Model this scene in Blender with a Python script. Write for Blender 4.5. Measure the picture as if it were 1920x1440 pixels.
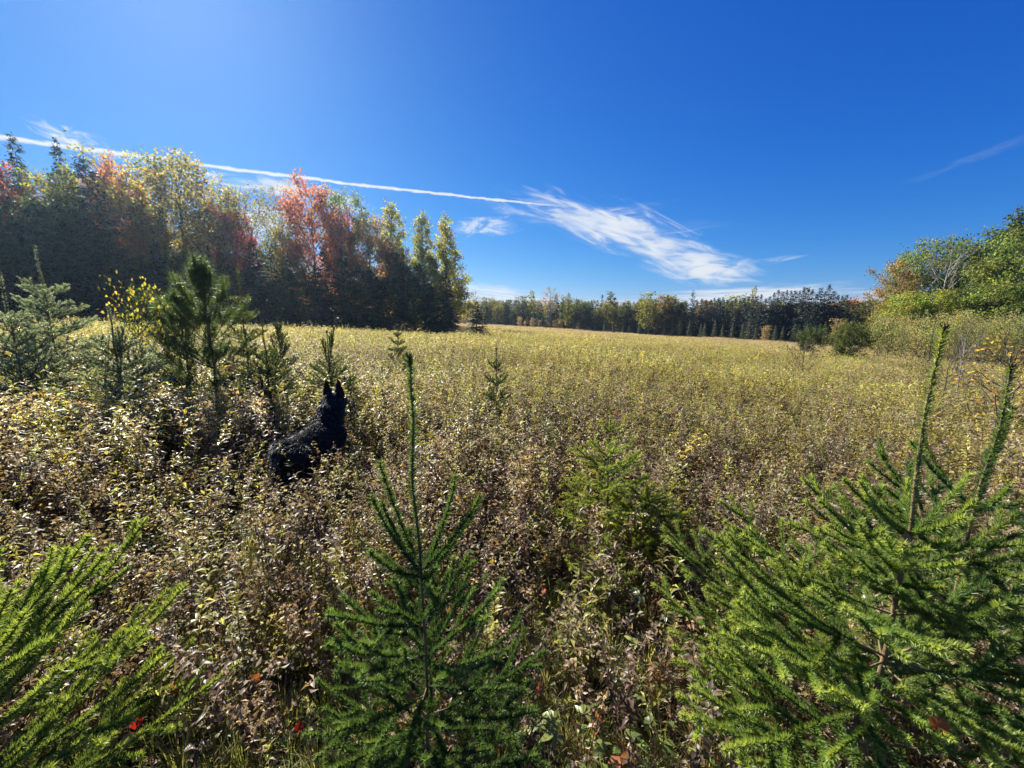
import bpy, math
import numpy as np
from math import radians as R, pi

# ------------------------------------------------------------------ scene, camera, light
SC = bpy.context.scene
for o in list(bpy.data.objects):
    bpy.data.objects.remove(o)
COL = SC.collection
EYE = 1.65
PITCH = R(9.4)
CP, SP = math.cos(PITCH), math.sin(PITCH)
cam_d = bpy.data.cameras.new('camera')
cam_d.sensor_width = 36.0
cam_d.lens = 13.52
cam_d.clip_start = 0.05
cam_d.clip_end = 6000
cam = bpy.data.objects.new('camera', cam_d)
COL.objects.link(cam)
cam.location = (0, 0, EYE)
cam.rotation_euler = (R(90) - PITCH, 0, 0)
SC.camera = cam

SUN_EL, SUN_AZ = R(36), R(-38)          # azimuth measured from +Y towards +X
sun_d = bpy.data.lights.new('sun', 'SUN')
sun_d.energy = 4.9
sun_d.angle = R(0.53)
sun_d.color = (1.0, 0.95, 0.86)
sun = bpy.data.objects.new('sun', sun_d)
COL.objects.link(sun)
sun.location = (-60, 80, 90)
sun.rotation_euler = (R(90) - SUN_EL, 0, -SUN_AZ + pi)   # lamp -Z points away from the sun

SC.view_settings.view_transform = 'Standard'
SC.view_settings.look = 'None'
SC.view_settings.exposure = 1.35
SC.view_settings.gamma = 1.0
SC.view_settings.use_curve_mapping = False
SC.cycles.use_denoising = True
SC.cycles.max_bounces = 7
SC.cycles.diffuse_bounces = 3
SC.cycles.glossy_bounces = 2
SC.cycles.transmission_bounces = 4
SC.cycles.transparent_max_bounces = 4
SC.cycles.sample_clamp_indirect = 4.0


def cam_dir(px, py):
    a = (px - 960) / 721.0
    b = (720 - py) / 721.0
    return np.array([a, CP + SP * b, -SP + CP * b])


class NT:
    """small helper to write node trees as expressions"""
    def __init__(s, tree):
        s.t = tree
        tree.nodes.clear()

    def n(s, typ, **kw):
        nd = s.t.nodes.new(typ)
        for k, v in kw.items():
            setattr(nd, k, v)
        return nd

    def put(s, sock, v):
        if isinstance(v, bpy.types.NodeSocket):
            s.t.links.new(v, sock)
        elif v is not None:
            sock.default_value = v

    def m(s, op, a, b=None, c=None, clamp=False):
        nd = s.n('ShaderNodeMath', operation=op, use_clamp=clamp)
        s.put(nd.inputs[0], a); s.put(nd.inputs[1], b); s.put(nd.inputs[2], c)
        return nd.outputs[0]

    def ramp(s, v, a, b, c=0.0, d=1.0, smooth=True):
        nd = s.n('ShaderNodeMapRange', interpolation_type='SMOOTHSTEP' if smooth else 'LINEAR')
        s.put(nd.inputs[0], v)
        for i, q in enumerate((a, b, c, d)):
            nd.inputs[1 + i].default_value = q
        return nd.outputs[0]

    def noise(s, vec, scale, detail=4, rough=0.55, dist=0.0):
        nd = s.n('ShaderNodeTexNoise')
        s.put(nd.inputs['Vector'], vec)
        nd.inputs['Scale'].default_value = scale
        nd.inputs['Detail'].default_value = detail
        nd.inputs['Roughness'].default_value = rough
        nd.inputs['Distortion'].default_value = dist
        return nd.outputs['Fac']

    def xyz(s, x, y, z):
        nd = s.n('ShaderNodeCombineXYZ')
        s.put(nd.inputs[0], x); s.put(nd.inputs[1], y); s.put(nd.inputs[2], z)
        return nd.outputs[0]

    def mix(s, f, a, b, blend='MIX'):
        nd = s.n('ShaderNodeMix', data_type='RGBA', blend_type=blend)
        s.put(nd.inputs[0], f)
        s.put(nd.inputs[6], a if isinstance(a, bpy.types.NodeSocket) else (*a, 1))
        s.put(nd.inputs[7], b if isinstance(b, bpy.types.NodeSocket) else (*b, 1))
        return nd.outputs[2]


# ------------------------------------------------------------------ sky: clear autumn blue, a contrail and cirrus
world = bpy.data.worlds.new('World')
SC.world = world
world.use_nodes = True
T = NT(world.node_tree)
sky = T.n('ShaderNodeTexSky', sky_type='NISHITA', sun_disc=False)
sky.sun_elevation = SUN_EL
sky.sun_rotation = SUN_AZ
sky.altitude = 300
sky.air_density = 1.0
sky.dust_density = 0.15
sky.ozone_density = 4.0
sep = T.n('ShaderNodeSeparateColor')
T.t.links.new(sky.outputs[0], sep.inputs[0])
cmb = T.n('ShaderNodeCombineColor')
for ch_, (g_, a_) in enumerate(((2.1, 1.25), (1.21, .86), (.61, 1.02))):       # the deep blue of a phone's rendering
    T.put(cmb.inputs[ch_], T.m('MULTIPLY', T.m('POWER', sep.outputs[ch_], g_), a_ * 7.9 * .1 ** g_))
bg = T.n('ShaderNodeBackground')
bg.inputs[1].default_value = 0.05
T.t.links.new(cmb.outputs[0], bg.inputs[0])
tc = T.n('ShaderNodeTexCoord')
sx = T.n('ShaderNodeSeparateXYZ')
T.t.links.new(tc.outputs['Generated'], sx.inputs[0])
X, Y, Z = sx.outputs
Ys = T.m('MAXIMUM', Y, 0.06)
S_ = T.m('DIVIDE', X, Ys)
T_ = T.m('DIVIDE', Z, Ys)
st = T.xyz(S_, T_, 0.0)
# contrail: a straight band on a level plane high above
Zs = T.m('MAXIMUM', Z, 0.05)
U = T.m('DIVIDE', X, Zs)
V = T.m('DIVIDE', Y, Zs)
u1 = T.m('ADD', U, 2.83)
u2 = T.m('ADD', U, 1.386)
line = T.m('ADD', T.m('MULTIPLY_ADD', u1, 0.457, 2.32), T.m('MULTIPLY', T.m('MULTIPLY', u1, u2), -0.032))
uv = T.xyz(U, V, 0.0)
cn = T.noise(uv, 11.0, 4, 0.6)
cn2 = T.noise(uv, 3.0, 2, 0.5)
dv = T.m('SUBTRACT', V, line)
dv = T.m('ADD', dv, T.m('MULTIPLY', T.m('SUBTRACT', cn, 0.5), 0.11))
dv = T.m('ABSOLUTE', T.m('ADD', dv, T.m('MULTIPLY', T.m('SUBTRACT', cn2, 0.5), 0.05)))
wid = T.m('MULTIPLY', dv, T.ramp(U, -3.0, 0.2, 0.95, 1.7, False))
con = T.m('MULTIPLY', T.ramp(wid, 0.014, 0.075, 1.0, 0.0), T.ramp(U, -0.15, 0.75, 1.0, 0.0))
con = T.m('MULTIPLY', con, T.ramp(Y, 0.0, 0.1))


def blob(px, py, lx, ly, ang, dens, sx_, sy_, lo, hi, seed):
    """one wisp: a soft ellipse in the sky filled with streaky noise"""
    d = cam_dir(px, py)
    s0, t0 = d[0] / d[1], d[2] / d[1]
    ca, sa = math.cos(R(ang)), math.sin(R(ang))
    ds = T.m('SUBTRACT', S_, float(s0))
    dt = T.m('SUBTRACT', T_, float(t0))
    p = T.m('ADD', T.m('MULTIPLY', ds, ca), T.m('MULTIPLY', dt, sa))
    q = T.m('ADD', T.m('MULTIPLY', ds, -sa), T.m('MULTIPLY', dt, ca))
    pn = T.m('MULTIPLY', p, 721.0 / lx)
    qn = T.m('MULTIPLY', q, 721.0 / ly)
    r = T.m('SQRT', T.m('ADD', T.m('MULTIPLY', pn, pn), T.m('MULTIPLY', qn, qn)))
    vec = T.xyz(T.m('MULTIPLY_ADD', p, sx_, seed), T.m('MULTIPLY', q, sy_), seed * 0.37)
    nz = T.noise(vec, 1.0, 7, 0.6, 0.9)
    e = T.m('ADD', r, T.m('MULTIPLY', T.m('SUBTRACT', 0.5, nz), 1.9))
    mk = T.ramp(e, 0.1, 1.1, 1.0, 0.0)
    return T.m('MULTIPLY', T.m('MULTIPLY', mk, T.ramp(nz, lo + .05, hi + .05, 0.12, 1.0)), dens)


blobs = [
    blob(1085, 405, 150, 26, -14, .75, 9, 40, .32, .62, 1.3),
    blob(1180, 440, 165, 48, -20, 1.0, 8, 34, .30, .62, 5.1),
    blob(1255, 468, 125, 30, -10, .75, 7, 40, .30, .60, 8.2),
    blob(1150, 400, 130, 14, 8, .45, 7, 60, .40, .66, 11.7),
    blob(1290, 425, 90, 12, 4, .35, 7, 60, .40, .66, 14.7),
    blob(1330, 503, 90, 30, -4, 1.0, 7, 34, .24, .54, 17.9),
    blob(1425, 492, 80, 7, 9, .45, 6, 60, .35, .62, 21.2),
    blob(912, 425, 58, 20, 2, .8, 16, 38, .34, .60, 24.5),
    blob(960, 398, 90, 10, -14, .4, 9, 60, .40, .66, 27.5),
    blob(940, 558, 125, 22, -7, 1.0, 5, 80, .34, .58, 31.1),
    blob(1100, 568, 260, 14, 0, .5, 4, 90, .36, .62, 35.1),
    blob(1430, 545, 180, 14, 4, .85, 4, 70, .30, .56, 38.1),
    blob(1470, 562, 320, 22, 0, 1.0, 3.5, 60, .26, .54, 41.1),
    blob(140, 262, 75, 19, -20, 1.0, 16, 45, .30, .54, 44.1),
    blob(470, 346, 110, 13, -8, 1.0, 10, 50, .34, .60, 47.1),
    blob(585, 366, 130, 17, -12, 1.0, 10, 40, .28, .56, 50.1),
    blob(490, 410, 70, 46, 0, .85, 9, 16, .28, .60, 53.1),
    blob(250, 302, 70, 9, -10, .4, 12, 50, .40, .66, 56.1),
    blob(1840, 290, 130, 9, 20, .07, 6, 50, .30, .62, 59.1),
]
tot = con
for b_ in blobs:
    tot = T.m('SUBTRACT', T.m('ADD', tot, b_), T.m('MULTIPLY', tot, b_))      # screen
tot = T.m('MULTIPLY', tot, T.ramp(Y, 0.05, 0.15), clamp=True)
cbg = T.n('ShaderNodeBackground')
cbg.inputs[0].default_value = (0.86, 0.92, 1.0, 1)
cbg.inputs[1].default_value = 0.36
ms = T.n('ShaderNodeMixShader')
T.put(ms.inputs[0], tot)
T.t.links.new(bg.outputs[0], ms.inputs[1])
T.t.links.new(cbg.outputs[0], ms.inputs[2])
wo = T.n('ShaderNodeOutputWorld')
T.t.links.new(ms.outputs[0], wo.inputs[0])
world.cycles.sampling_method = 'MANUAL'
world.cycles.sample_map_resolution = 512


# ------------------------------------------------------------------ terrain
def sstep(a, b, x):
    t = np.clip((np.asarray(x, float) - a) / (b - a), 0, 1)
    return t * t * (3 - 2 * t)


def wave(x, y, f, s):
    return np.sin(x * f + s) * np.cos(y * f * 1.13 + 1.7 * s) + 0.5 * np.sin(x * f * 2.1 - y * f * 1.7 + s * 2.3)


def ground_z(x, y):
    x = np.asarray(x, float); y = np.asarray(y, float)
    r = np.hypot(x, y)
    az = np.degrees(np.arctan2(x, np.maximum(y, 1e-3)))
    z = -np.where(x > 0, .058, .05) * 150 * np.tanh(x / 150) - 0.009 * 260 * np.tanh(y / 260)
    z = z - 1.7 * sstep(30, 46, r) * sstep(-4, -16, az) * (y > 0)
    z = z + 0.035 * wave(x, y, 0.9, .4) * sstep(1.0, 4, r) + 0.10 * wave(x, y, 0.17, 2.1) * sstep(4, 14, r)
    z = z + 0.22 * wave(x, y, 0.05, 4.4) * sstep(30, 90, r)
    return z


def at(px, py, y):
    """world point on the viewing ray of a photo pixel at distance y ahead"""
    d = cam_dir(px, py)
    t = y / d[1]
    return np.array([d[0] * t, y, EYE + d[2] * t])


def on_ground(px, py, lift=0.0):
    d = cam_dir(px, py)
    t = 0.5
    for _ in range(4000):
        p = d * t
        if EYE + p[2] <= ground_z(p[0], p[1]) + lift:
            break
        t *= 1.004
    p = d * t
    return np.array([p[0], p[1], float(ground_z(p[0], p[1]))])


# ------------------------------------------------------------------ mesh builder
def nrm(v):
    v = np.asarray(v, float)
    return v / np.maximum(np.linalg.norm(v, axis=-1, keepdims=True), 1e-9)


class MB:
    def __init__(s):
        s.v, s.f, s.c, s.mi, s.n = [], [], [], [], 0

    def add(s, V, F, C, mat=0):
        V = np.asarray(V, np.float32).reshape(-1, 3)
        F = np.asarray(F, np.int32).reshape(-1, 3)
        C = np.broadcast_to(np.asarray(C, np.float32), V.shape)
        s.v.append(V); s.f.append(F + s.n); s.c.append(C)
        s.mi.append(np.full(len(F), mat, np.int32))
        s.n += len(V)

    def tube(s, pts, rad, sides, col, mat=0):
        P = np.asarray(pts, float)
        k = len(P)
        rad = np.broadcast_to(np.asarray(rad, float), (k,))
        tg = nrm(np.gradient(P, axis=0))
        ref = np.array([1.0, 0, 0]) if abs(tg[:, 0]).mean() < 0.8 else np.array([0, 1.0, 0])
        a = nrm(np.cross(tg, ref)); b = np.cross(tg, a)
        th = np.arange(sides) * 2 * pi / sides
        ring = a[:, None] * np.cos(th)[None, :, None] + b[:, None] * np.sin(th)[None, :, None]
        V = (P[:, None] + ring * rad[:, None, None]).reshape(-1, 3)
        i, j = np.meshgrid(np.arange(k - 1), np.arange(sides), indexing='ij')
        q0 = i * sides + j; q1 = i * sides + (j + 1) % sides
        q2 = q1 + sides; q3 = q0 + sides
        F = np.concatenate([np.stack([q0, q1, q2], -1).reshape(-1, 3), np.stack([q0, q2, q3], -1).reshape(-1, 3)])
        s.add(V, F, col, mat)

    def leaves(s, pos, d, up, L, W, col, fold=0.25, curl=0.2, mat=0, simple=False):
        """many leaf blades at once: base, two flanks, a midrib point and a tip"""
        pos = np.asarray(pos, float); n = len(pos)
        if n == 0:
            return
        d = nrm(d); side = nrm(np.cross(d, up)); nn = np.cross(side, d)
        L = np.broadcast_to(np.asarray(L, float), (n,))[:, None]
        W = np.broadcast_to(np.asarray(W, float), (n,))[:, None]
        fold = np.broadcast_to(np.asarray(fold, float), (n,))[:, None]
        curl = np.broadcast_to(np.asarray(curl, float), (n,))[:, None]
        mid = pos + d * L * 0.45
        mL = mid + side * W * .5 + nn * W * fold
        mR = mid - side * W * .5 + nn * W * fold
        tip = pos + d * L * (1 - .3 * curl) - nn * L * curl
        col = np.broadcast_to(np.asarray(col, float), (n, 3))
        if simple:
            V = np.stack([pos, mL, tip, mR], 1)
            base = np.array([[0, 1, 2], [0, 2, 3]]); k = 4
        else:
            V = np.stack([pos, mL, mid, mR, tip], 1)
            base = np.array([[0, 2, 1], [0, 3, 2], [1, 2, 4], [2, 3, 4]]); k = 5
        F = (base[None] + (np.arange(n) * k)[:, None, None]).reshape(-1, 3)
        s.add(V.reshape(-1, 3), F, np.repeat(col, k, 0), mat)

    def needles(s, pos, d, L, w, col, rng, quad=True, mat=0):
        n = len(pos)
        if n == 0:
            return
        d = nrm(d)
        side = nrm(np.cross(d, rng.normal(size=(n, 3)))) * (np.broadcast_to(np.asarray(w, float), (n,))[:, None] * .5)
        tip = pos + d * np.broadcast_to(np.asarray(L, float), (n,))[:, None]
        col = np.broadcast_to(np.asarray(col, float), (n, 3))
        if quad:
            V = np.stack([pos - side * .7, pos + side * .7, tip + side * .45, tip - side * .45], 1)
            base = np.array([[0, 1, 2], [0, 2, 3]]); k = 4
        else:
            V = np.stack([pos - side, pos + side, tip], 1)
            base = np.array([[0, 1, 2]]); k = 3
        F = (base[None] + (np.arange(n) * k)[:, None, None]).reshape(-1, 3)
        s.add(V.reshape(-1, 3), F, np.repeat(col, k, 0), mat)

    def mesh(s, name, mats, smooth=False):
        V = np.concatenate(s.v); F = np.concatenate(s.f); C = np.concatenate(s.c); M = np.concatenate(s.mi)
        me = bpy.data.meshes.new(name)
        me.vertices.add(len(V)); me.vertices.foreach_set('co', V.ravel())
        me.loops.add(F.size); me.loops.foreach_set('vertex_index', F.ravel().astype(np.int32))
        me.polygons.add(len(F))
        me.polygons.foreach_set('loop_start', np.arange(0, F.size, 3, dtype=np.int32))
        me.polygons.foreach_set('material_index', M)
        if smooth:
            me.polygons.foreach_set('use_smooth', np.ones(len(F), bool))
        at_ = me.attributes.new('col', 'FLOAT_COLOR', 'POINT')
        at_.data.foreach_set('color', np.concatenate([C, np.ones((len(C), 1), np.float32)], 1).astype(np.float32).ravel())
        for m in mats:
            me.materials.append(m)
        me.update(calc_edges=True)
        return me


def link(name, me, parent=None, loc=None, link_to=True):
    o = bpy.data.objects.new(name, me)
    if link_to:
        COL.objects.link(o)
    if parent is not None:
        o.parent = parent
    if loc is not None:
        o.location = loc
    return o


def thing(name, label, cat, loc=(0, 0, 0), rz=0.0, group=None):
    o = bpy.data.objects.new(name, None)
    COL.objects.link(o)
    o.empty_display_size = 0.2
    o.location = loc
    o.rotation_euler = (0, 0, rz)
    tag(o, label, cat, group)
    return o


def tag(o, label=None, cat=None, group=None, kind=None):
    if label: o['label'] = label
    if cat: o['category'] = cat
    if group: o['group'] = group
    if kind: o['kind'] = kind
    return o


# ------------------------------------------------------------------ materials
def leaf_mat(name, trans=0.45, rough=0.42, spec=0.45, tint=False, warm=(1.15, 1.1, 0.55), objcol=True):
    m = bpy.data.materials.new(name)
    m.use_nodes = True
    t = NT(m.node_tree)
    a = t.n('ShaderNodeAttribute', attribute_name='col')
    c = a.outputs['Color']
    if objcol:
        oi = t.n('ShaderNodeObjectInfo')
        c = t.mix(1.0, c, oi.outputs['Color'], 'MULTIPLY')
    if tint:
        b = t.n('ShaderNodeAttribute', attribute_name='tint', attribute_type='INSTANCER')
        c = t.mix(1.0, c, b.outputs['Color'], 'MULTIPLY')
    p = t.n('ShaderNodeBsdfPrincipled')
    t.put(p.inputs['Base Color'], c)
    p.inputs['Roughness'].default_value = rough
    p.inputs['Specular IOR Level'].default_value = spec
    o = t.n('ShaderNodeOutputMaterial')
    if trans > 0:
        tr = t.n('ShaderNodeBsdfTranslucent')
        t.put(tr.inputs['Color'], t.mix(1.0, c, warm, 'MULTIPLY'))
        mx = t.n('ShaderNodeMixShader')
        mx.inputs[0].default_value = trans
        t.t.links.new(p.outputs[0], mx.inputs[1]); t.t.links.new(tr.outputs[0], mx.inputs[2])
        t.t.links.new(mx.outputs[0], o.inputs[0])
    else:
        t.t.links.new(p.outputs[0], o.inputs[0])
    return m


def bark_mat(name, c1, c2, scale):
    m = bpy.data.materials.new(name)
    m.use_nodes = True
    t = NT(m.node_tree)
    g = t.n('ShaderNodeTexCoord')
    mp = t.n('ShaderNodeMapping'); mp.inputs['Scale'].default_value = (1, 1, 0.3)
    t.t.links.new(g.outputs['Object'], mp.inputs[0])
    nz = t.noise(mp.outputs[0], scale, 5, 0.65)
    c = t.mix(t.ramp(nz, .35, .65), c1, c2)
    p = t.n('ShaderNodeBsdfPrincipled')
    t.put(p.inputs['Base Color'], c)
    p.inputs['Roughness'].default_value = 0.85
    bp = t.n('ShaderNodeBump'); bp.inputs['Strength'].default_value = 0.5; bp.inputs['Distance'].default_value = 0.01
    t.t.links.new(nz, bp.inputs['Height']); t.t.links.new(bp.outputs[0], p.inputs['Normal'])
    o = t.n('ShaderNodeOutputMaterial')
    t.t.links.new(p.outputs[0], o.inputs[0])
    return m


M_WEED = leaf_mat('weed_leaf', 0.5, 0.42, 0.35, tint=True)
M_LEAF = leaf_mat('tree_leaf', 0.62, 0.5, 0.3, warm=(1.35, 1.25, .7))
M_HERB = leaf_mat('herb_leaf', 0.45, 0.36, 0.5)
M_NEEDLE = leaf_mat('spruce_needle', 0.45, 0.42, 0.35, warm=(1.3, 1.25, 0.6))
M_CONIF = leaf_mat('conifer_foliage', 0.15, 0.55, 0.3)
M_BARK = bark_mat('grey_bark', (.06, .05, .04), (.16, .13, .10), 8)
M_TWIG = bark_mat('brown_twig', (.10, .06, .03), (.24, .16, .08), 40)
M_BIRCH = bark_mat('pale_bark', (.20, .18, .16), (.40, .37, .33), 6)
M_STEM = leaf_mat('stem', 0.0, 0.7, 0.2, tint=False)

# ------------------------------------------------------------------ ground
def build_ground():
    r = np.concatenate([np.linspace(0, 12, 70)[1:], np.geomspace(12.4, 2500, 110)])
    th = np.linspace(0, 2 * pi, 241)[:-1]
    rr, tt = np.meshgrid(r, th, indexing='ij')
    x = rr * np.sin(tt); y = rr * np.cos(tt)
    V = np.stack([x, y, ground_z(x, y)], -1).reshape(-1, 3)
    n = len(th)
    i, j = np.meshgrid(np.arange(len(r) - 1), np.arange(n), indexing='ij')
    a = i * n + j; b = i * n + (j + 1) % n; c = b + n; d = a + n
    F = np.concatenate([np.stack([a, c, b], -1).reshape(-1, 3), np.stack([a, d, c], -1).reshape(-1, 3)])
    V = np.concatenate([V, [[0, 0, float(ground_z(0, 0))]]])
    k = len(V) - 1
    F = np.concatenate([F, np.stack([np.full(n, k), np.arange(n), (np.arange(n) + 1) % n], -1)])
    F = F[:, ::-1]
    m = bpy.data.materials.new('meadow_soil')
    m.use_nodes = True
    t = NT(m.node_tree)
    g = t.n('ShaderNodeNewGeometry')
    n1 = t.noise(g.outputs['Position'], 0.35, 5, .6)
    n2 = t.noise(g.outputs['Position'], 14.0, 6, .65)
    n3 = t.noise(g.outputs['Position'], 60.0, 3, .6)
    c = t.mix(t.ramp(n1, .35, .65), (.055, .04, .022), (.085, .075, .03))
    c = t.mix(t.ramp(n2, .45, .7), c, (.16, .115, .065))
    c = t.mix(t.ramp(n3, .55, .75), c, (.035, .025, .016))
    p = t.n('ShaderNodeBsdfPrincipled')
    t.put(p.inputs['Base Color'], c); p.inputs['Roughness'].default_value = .95
    p.inputs['Specular IOR Level'].default_value = .15
    bp = t.n('ShaderNodeBump'); bp.inputs['Strength'].default_value = .8; bp.inputs['Distance'].default_value = .04
    t.t.links.new(n2, bp.inputs['Height']); t.t.links.new(bp.outputs[0], p.inputs['Normal'])
    o = t.n('ShaderNodeOutputMaterial'); t.t.links.new(p.outputs[0], o.inputs[0])
    mb = MB(); mb.add(V, F, (1, 1, 1))
    ob = link('ground', mb.mesh('ground', [m], True))
    tag(ob, kind='structure')


build_ground()
exec_order = []


def rnd_dir(rng, n, zlo=-1, zhi=1):
    th = rng.uniform(0, 2 * pi, n); z = rng.uniform(zlo, zhi, n); q = np.sqrt(1 - z * z)
    return np.stack([q * np.cos(th), q * np.sin(th), z], -1)


# ------------------------------------------------------------------ tree prototypes (meshes only, shared by the copies)
class TreeMesh:
    def __init__(s, trunk, crown, H, Rad):
        co = np.empty(len(crown.vertices) * 3, np.float32); crown.vertices.foreach_get('co', co)
        s.trunk, s.crown, s.H, s.R = trunk, crown, float(np.percentile(co[2::3], 99.7)), Rad


def decid(name, seed, H, Rad, cb, env, nl, ls, rise=0.55, nlimb=30, bark=None, clump=.34, trunk_r=.16, sub=5, bend=.25, rag=.22):
    rng = np.random.default_rng(seed)
    wood, lv = MB(), MB()
    k = 9
    tz = np.linspace(0, H * .95, k)
    off = np.cumsum(rng.normal(0, bend * H / 14 * .35, (k, 2)), 0); off[0] = 0
    tp = np.stack([off[:, 0], off[:, 1], tz], -1)
    wood.tube(tp, trunk_r * (1 - np.linspace(0, 1, k)) ** .8 + .012, 6, (1, 1, 1))
    pos, cols, dirs = [], [], []
    az = rng.uniform(0, 6.28)
    per = max(2, int(nl / (nlimb * sub)))
    em = float(np.mean([env(a) for a in np.linspace(.02, .98, 25)]))
    for i in range(nlimb):
        u = (i + rng.uniform(0, .8)) / nlimb
        tt = cb + (.96 - cb) * u
        st_ = np.array([np.interp(tt * H, tz, tp[:, 0]), np.interp(tt * H, tz, tp[:, 1]), tt * H])
        az += 2.4 + rng.normal(0, .3)
        reach = Rad * env(u) * rng.uniform(.92 - rag, .92 + rag)
        up = reach * rise * rng.uniform(.7, 1.3) + .25 * (1 - u)
        dr = np.array([math.cos(az), math.sin(az), 0])
        e = st_ + dr * reach + np.array([0, 0, up])
        q = np.linspace(0, 1, 5)[:, None]
        br = st_ + (e - st_) * q + np.array([0, 0, -1]) * (q * (1 - q)) * reach * .25 + rng.normal(0, .05 * reach, (5, 3)) * q
        rb = trunk_r * .42 * (1 - .8 * u)
        wood.tube(br, rb * (1 - np.linspace(0, .85, 5)) + .006, 4, (1, 1, 1))
        bright = np.exp(rng.normal(0, .16)); hue = rng.normal(0, .10)
        for j in range(sub):
            s = rng.uniform(.3, 1.0)
            b0 = np.array([np.interp(s, q[:, 0], br[:, a]) for a in range(3)])
            dd = nrm(dr * rng.uniform(.3, 1) + rng.normal(0, .55, 3) + np.array([0, 0, rise * .9]))
            ln = (.22 + .3 * (1 - s)) * reach + .25
            e2 = b0 + dd * ln
            wood.tube(np.stack([b0, (b0 + e2) / 2 + rng.normal(0, .04, 3), e2]), [rb * .4 + .004, rb * .25 + .003, .003], 3, (1, 1, 1))
            n = max(2, int(per * rng.uniform(.5, 1.5) * min(2.0, (env(u) / em) ** 1.25)))
            w = rng.uniform(.15, 1.12, n)[:, None]
            pp = b0 + (e2 - b0) * w + rng.normal(0, clump, (n, 3)) * np.array([1, 1, .8]) * (.4 + .6 * ln)
            pos.append(pp)
            br_ = bright * np.exp(rng.normal(0, .12)) * np.exp(rng.normal(0, .2, n))
            h_ = hue * .7 + rng.normal(0, .07, n)
            cols.append(np.stack([br_ * (1 + h_), br_ * (1 - .35 * h_), br_ * np.ones(n)], -1))
            dirs.append(nrm(dd + rng.normal(0, .8, (n, 3)) + np.array([0, 0, -.35])))
    pos = np.concatenate(pos); cols = np.clip(np.concatenate(cols), .2, 2.5); dirs = np.concatenate(dirs)
    n = len(pos)
    L = ls * rng.uniform(.7, 1.35, n)
    lv.leaves(pos, dirs, rng.normal(size=(n, 3)) + np.array([0, 0, .8]), L, L * .75, cols, .15, .1, simple=True)
    return TreeMesh(wood.mesh(name + '_trunk', [bark or M_BARK]), lv.mesh(name + '_crown', [M_LEAF]), H, Rad)


def conifer(name, seed, H, Rad, nw, nb, droop=.25, cl=.55, fine=1.0, base=.05, ragged=.2, bulge=.85):
    rng = np.random.default_rng(seed)
    wood, lv = MB(), MB()
    k = 6
    tp = np.stack([rng.normal(0, .03, k), rng.normal(0, .03, k), np.linspace(0, H, k)], -1); tp[0, :2] = 0
    wood.tube(tp, .16 * H / 14 * (1 - np.linspace(0, 1, k)) + .012, 6, (1, 1, 1))
    P, D, L, C, UP = [], [], [], [], []
    for i in range(nw):
        u = base + (1 - base) * (i + rng.uniform(-.6, .6)) / nw
        u = min(max(u, .02), .985)
        r0 = Rad * (1 - u) ** bulge + .10
        z0 = u * H
        zj = H / nw * .8
        br_w = np.exp(rng.normal(0, .10))
        for j in range(nb):
            az = rng.uniform(0, 6.28)
            r = r0 * rng.uniform(1 - 2 * ragged, 1 + ragged)
            dr = np.array([math.cos(az), math.sin(az), 0]); sd = np.array([-dr[1], dr[0], 0])
            lift = .35 * (u - .35)
            m = max(4, int(r * 9 * fine))
            s = rng.uniform(.12, 1, m)
            zz = z0 + rng.uniform(-zj, zj) + r * (lift * s - droop * s * s + .10 * s ** 3)
            p = dr * (s * r)[:, None] + np.array([0, 0, 1.]) * zz[:, None]
            lat = rng.uniform(-1, 1, m)
            d = dr * .8 + sd * lat[:, None] * .9 + np.array([0, 0, -.42]) + rng.normal(0, .30, (m, 3))
            P.append(p); D.append(d); L.append(cl * (.55 + .6 * (1 - s)) * rng.uniform(.6, 1.2, m) * min(1, .45 + r * .4))
            b = br_w * np.exp(rng.normal(0, .12)) * np.exp(rng.normal(0, .22, m))
            C.append(np.stack([b, b * (1 + rng.normal(0, .06, m)), b], -1))
            UP.append(np.tile([0, 0, .7], (m, 1)) + rng.normal(0, .9, (m, 3)))
            if rng.random() < .4:
                wood.tube([[0, 0, z0], dr * r * .5 + [0, 0, z0 + r * .5 * lift], dr * r * .9 + [0, 0, z0 + r * (lift * .9 - droop * .8)]], [.02, .014, .004], 3, (1, 1, 1))
    P, D, L, C, UP = map(np.concatenate, (P, D, L, C, UP))
    # tip spire
    m = 30
    zt = rng.uniform(.9, 1.0, m) * H
    P = np.concatenate([P, np.stack([np.zeros(m), np.zeros(m), zt], -1)])
    D = np.concatenate([D, rnd_dir(rng, m, .1, .8)]); L = np.concatenate([L, (H - zt) * .5 + .12])
    C = np.concatenate([C, np.ones((m, 3))]); UP = np.concatenate([UP, np.tile([0, 0, 1.], (m, 1))])
    lv.leaves(P, D, UP, L, L * .34, np.clip(C, .3, 2), -.25, .25, simple=True)
    return TreeMesh(wood.mesh(name + '_trunk', [M_BARK]), lv.mesh(name + '_crown', [M_CONIF]), H, Rad)


oval = lambda u: max(.0, 1 - (2 * u - .85) ** 2 * .8) ** .6 * (1.0 if u < .95 else .8)
vase = lambda u: .45 + .75 * math.sin(pi * min(1, u * .78 + .18)) ** 1.2
cone = lambda u: (1 - u) ** .95 * 1.12 + .07
taper = lambda u: .95 - .78 * u ** 1.4
colm = lambda u: .45 + .55 * math.sin(pi * min(1, u * .9 + .12))

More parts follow.
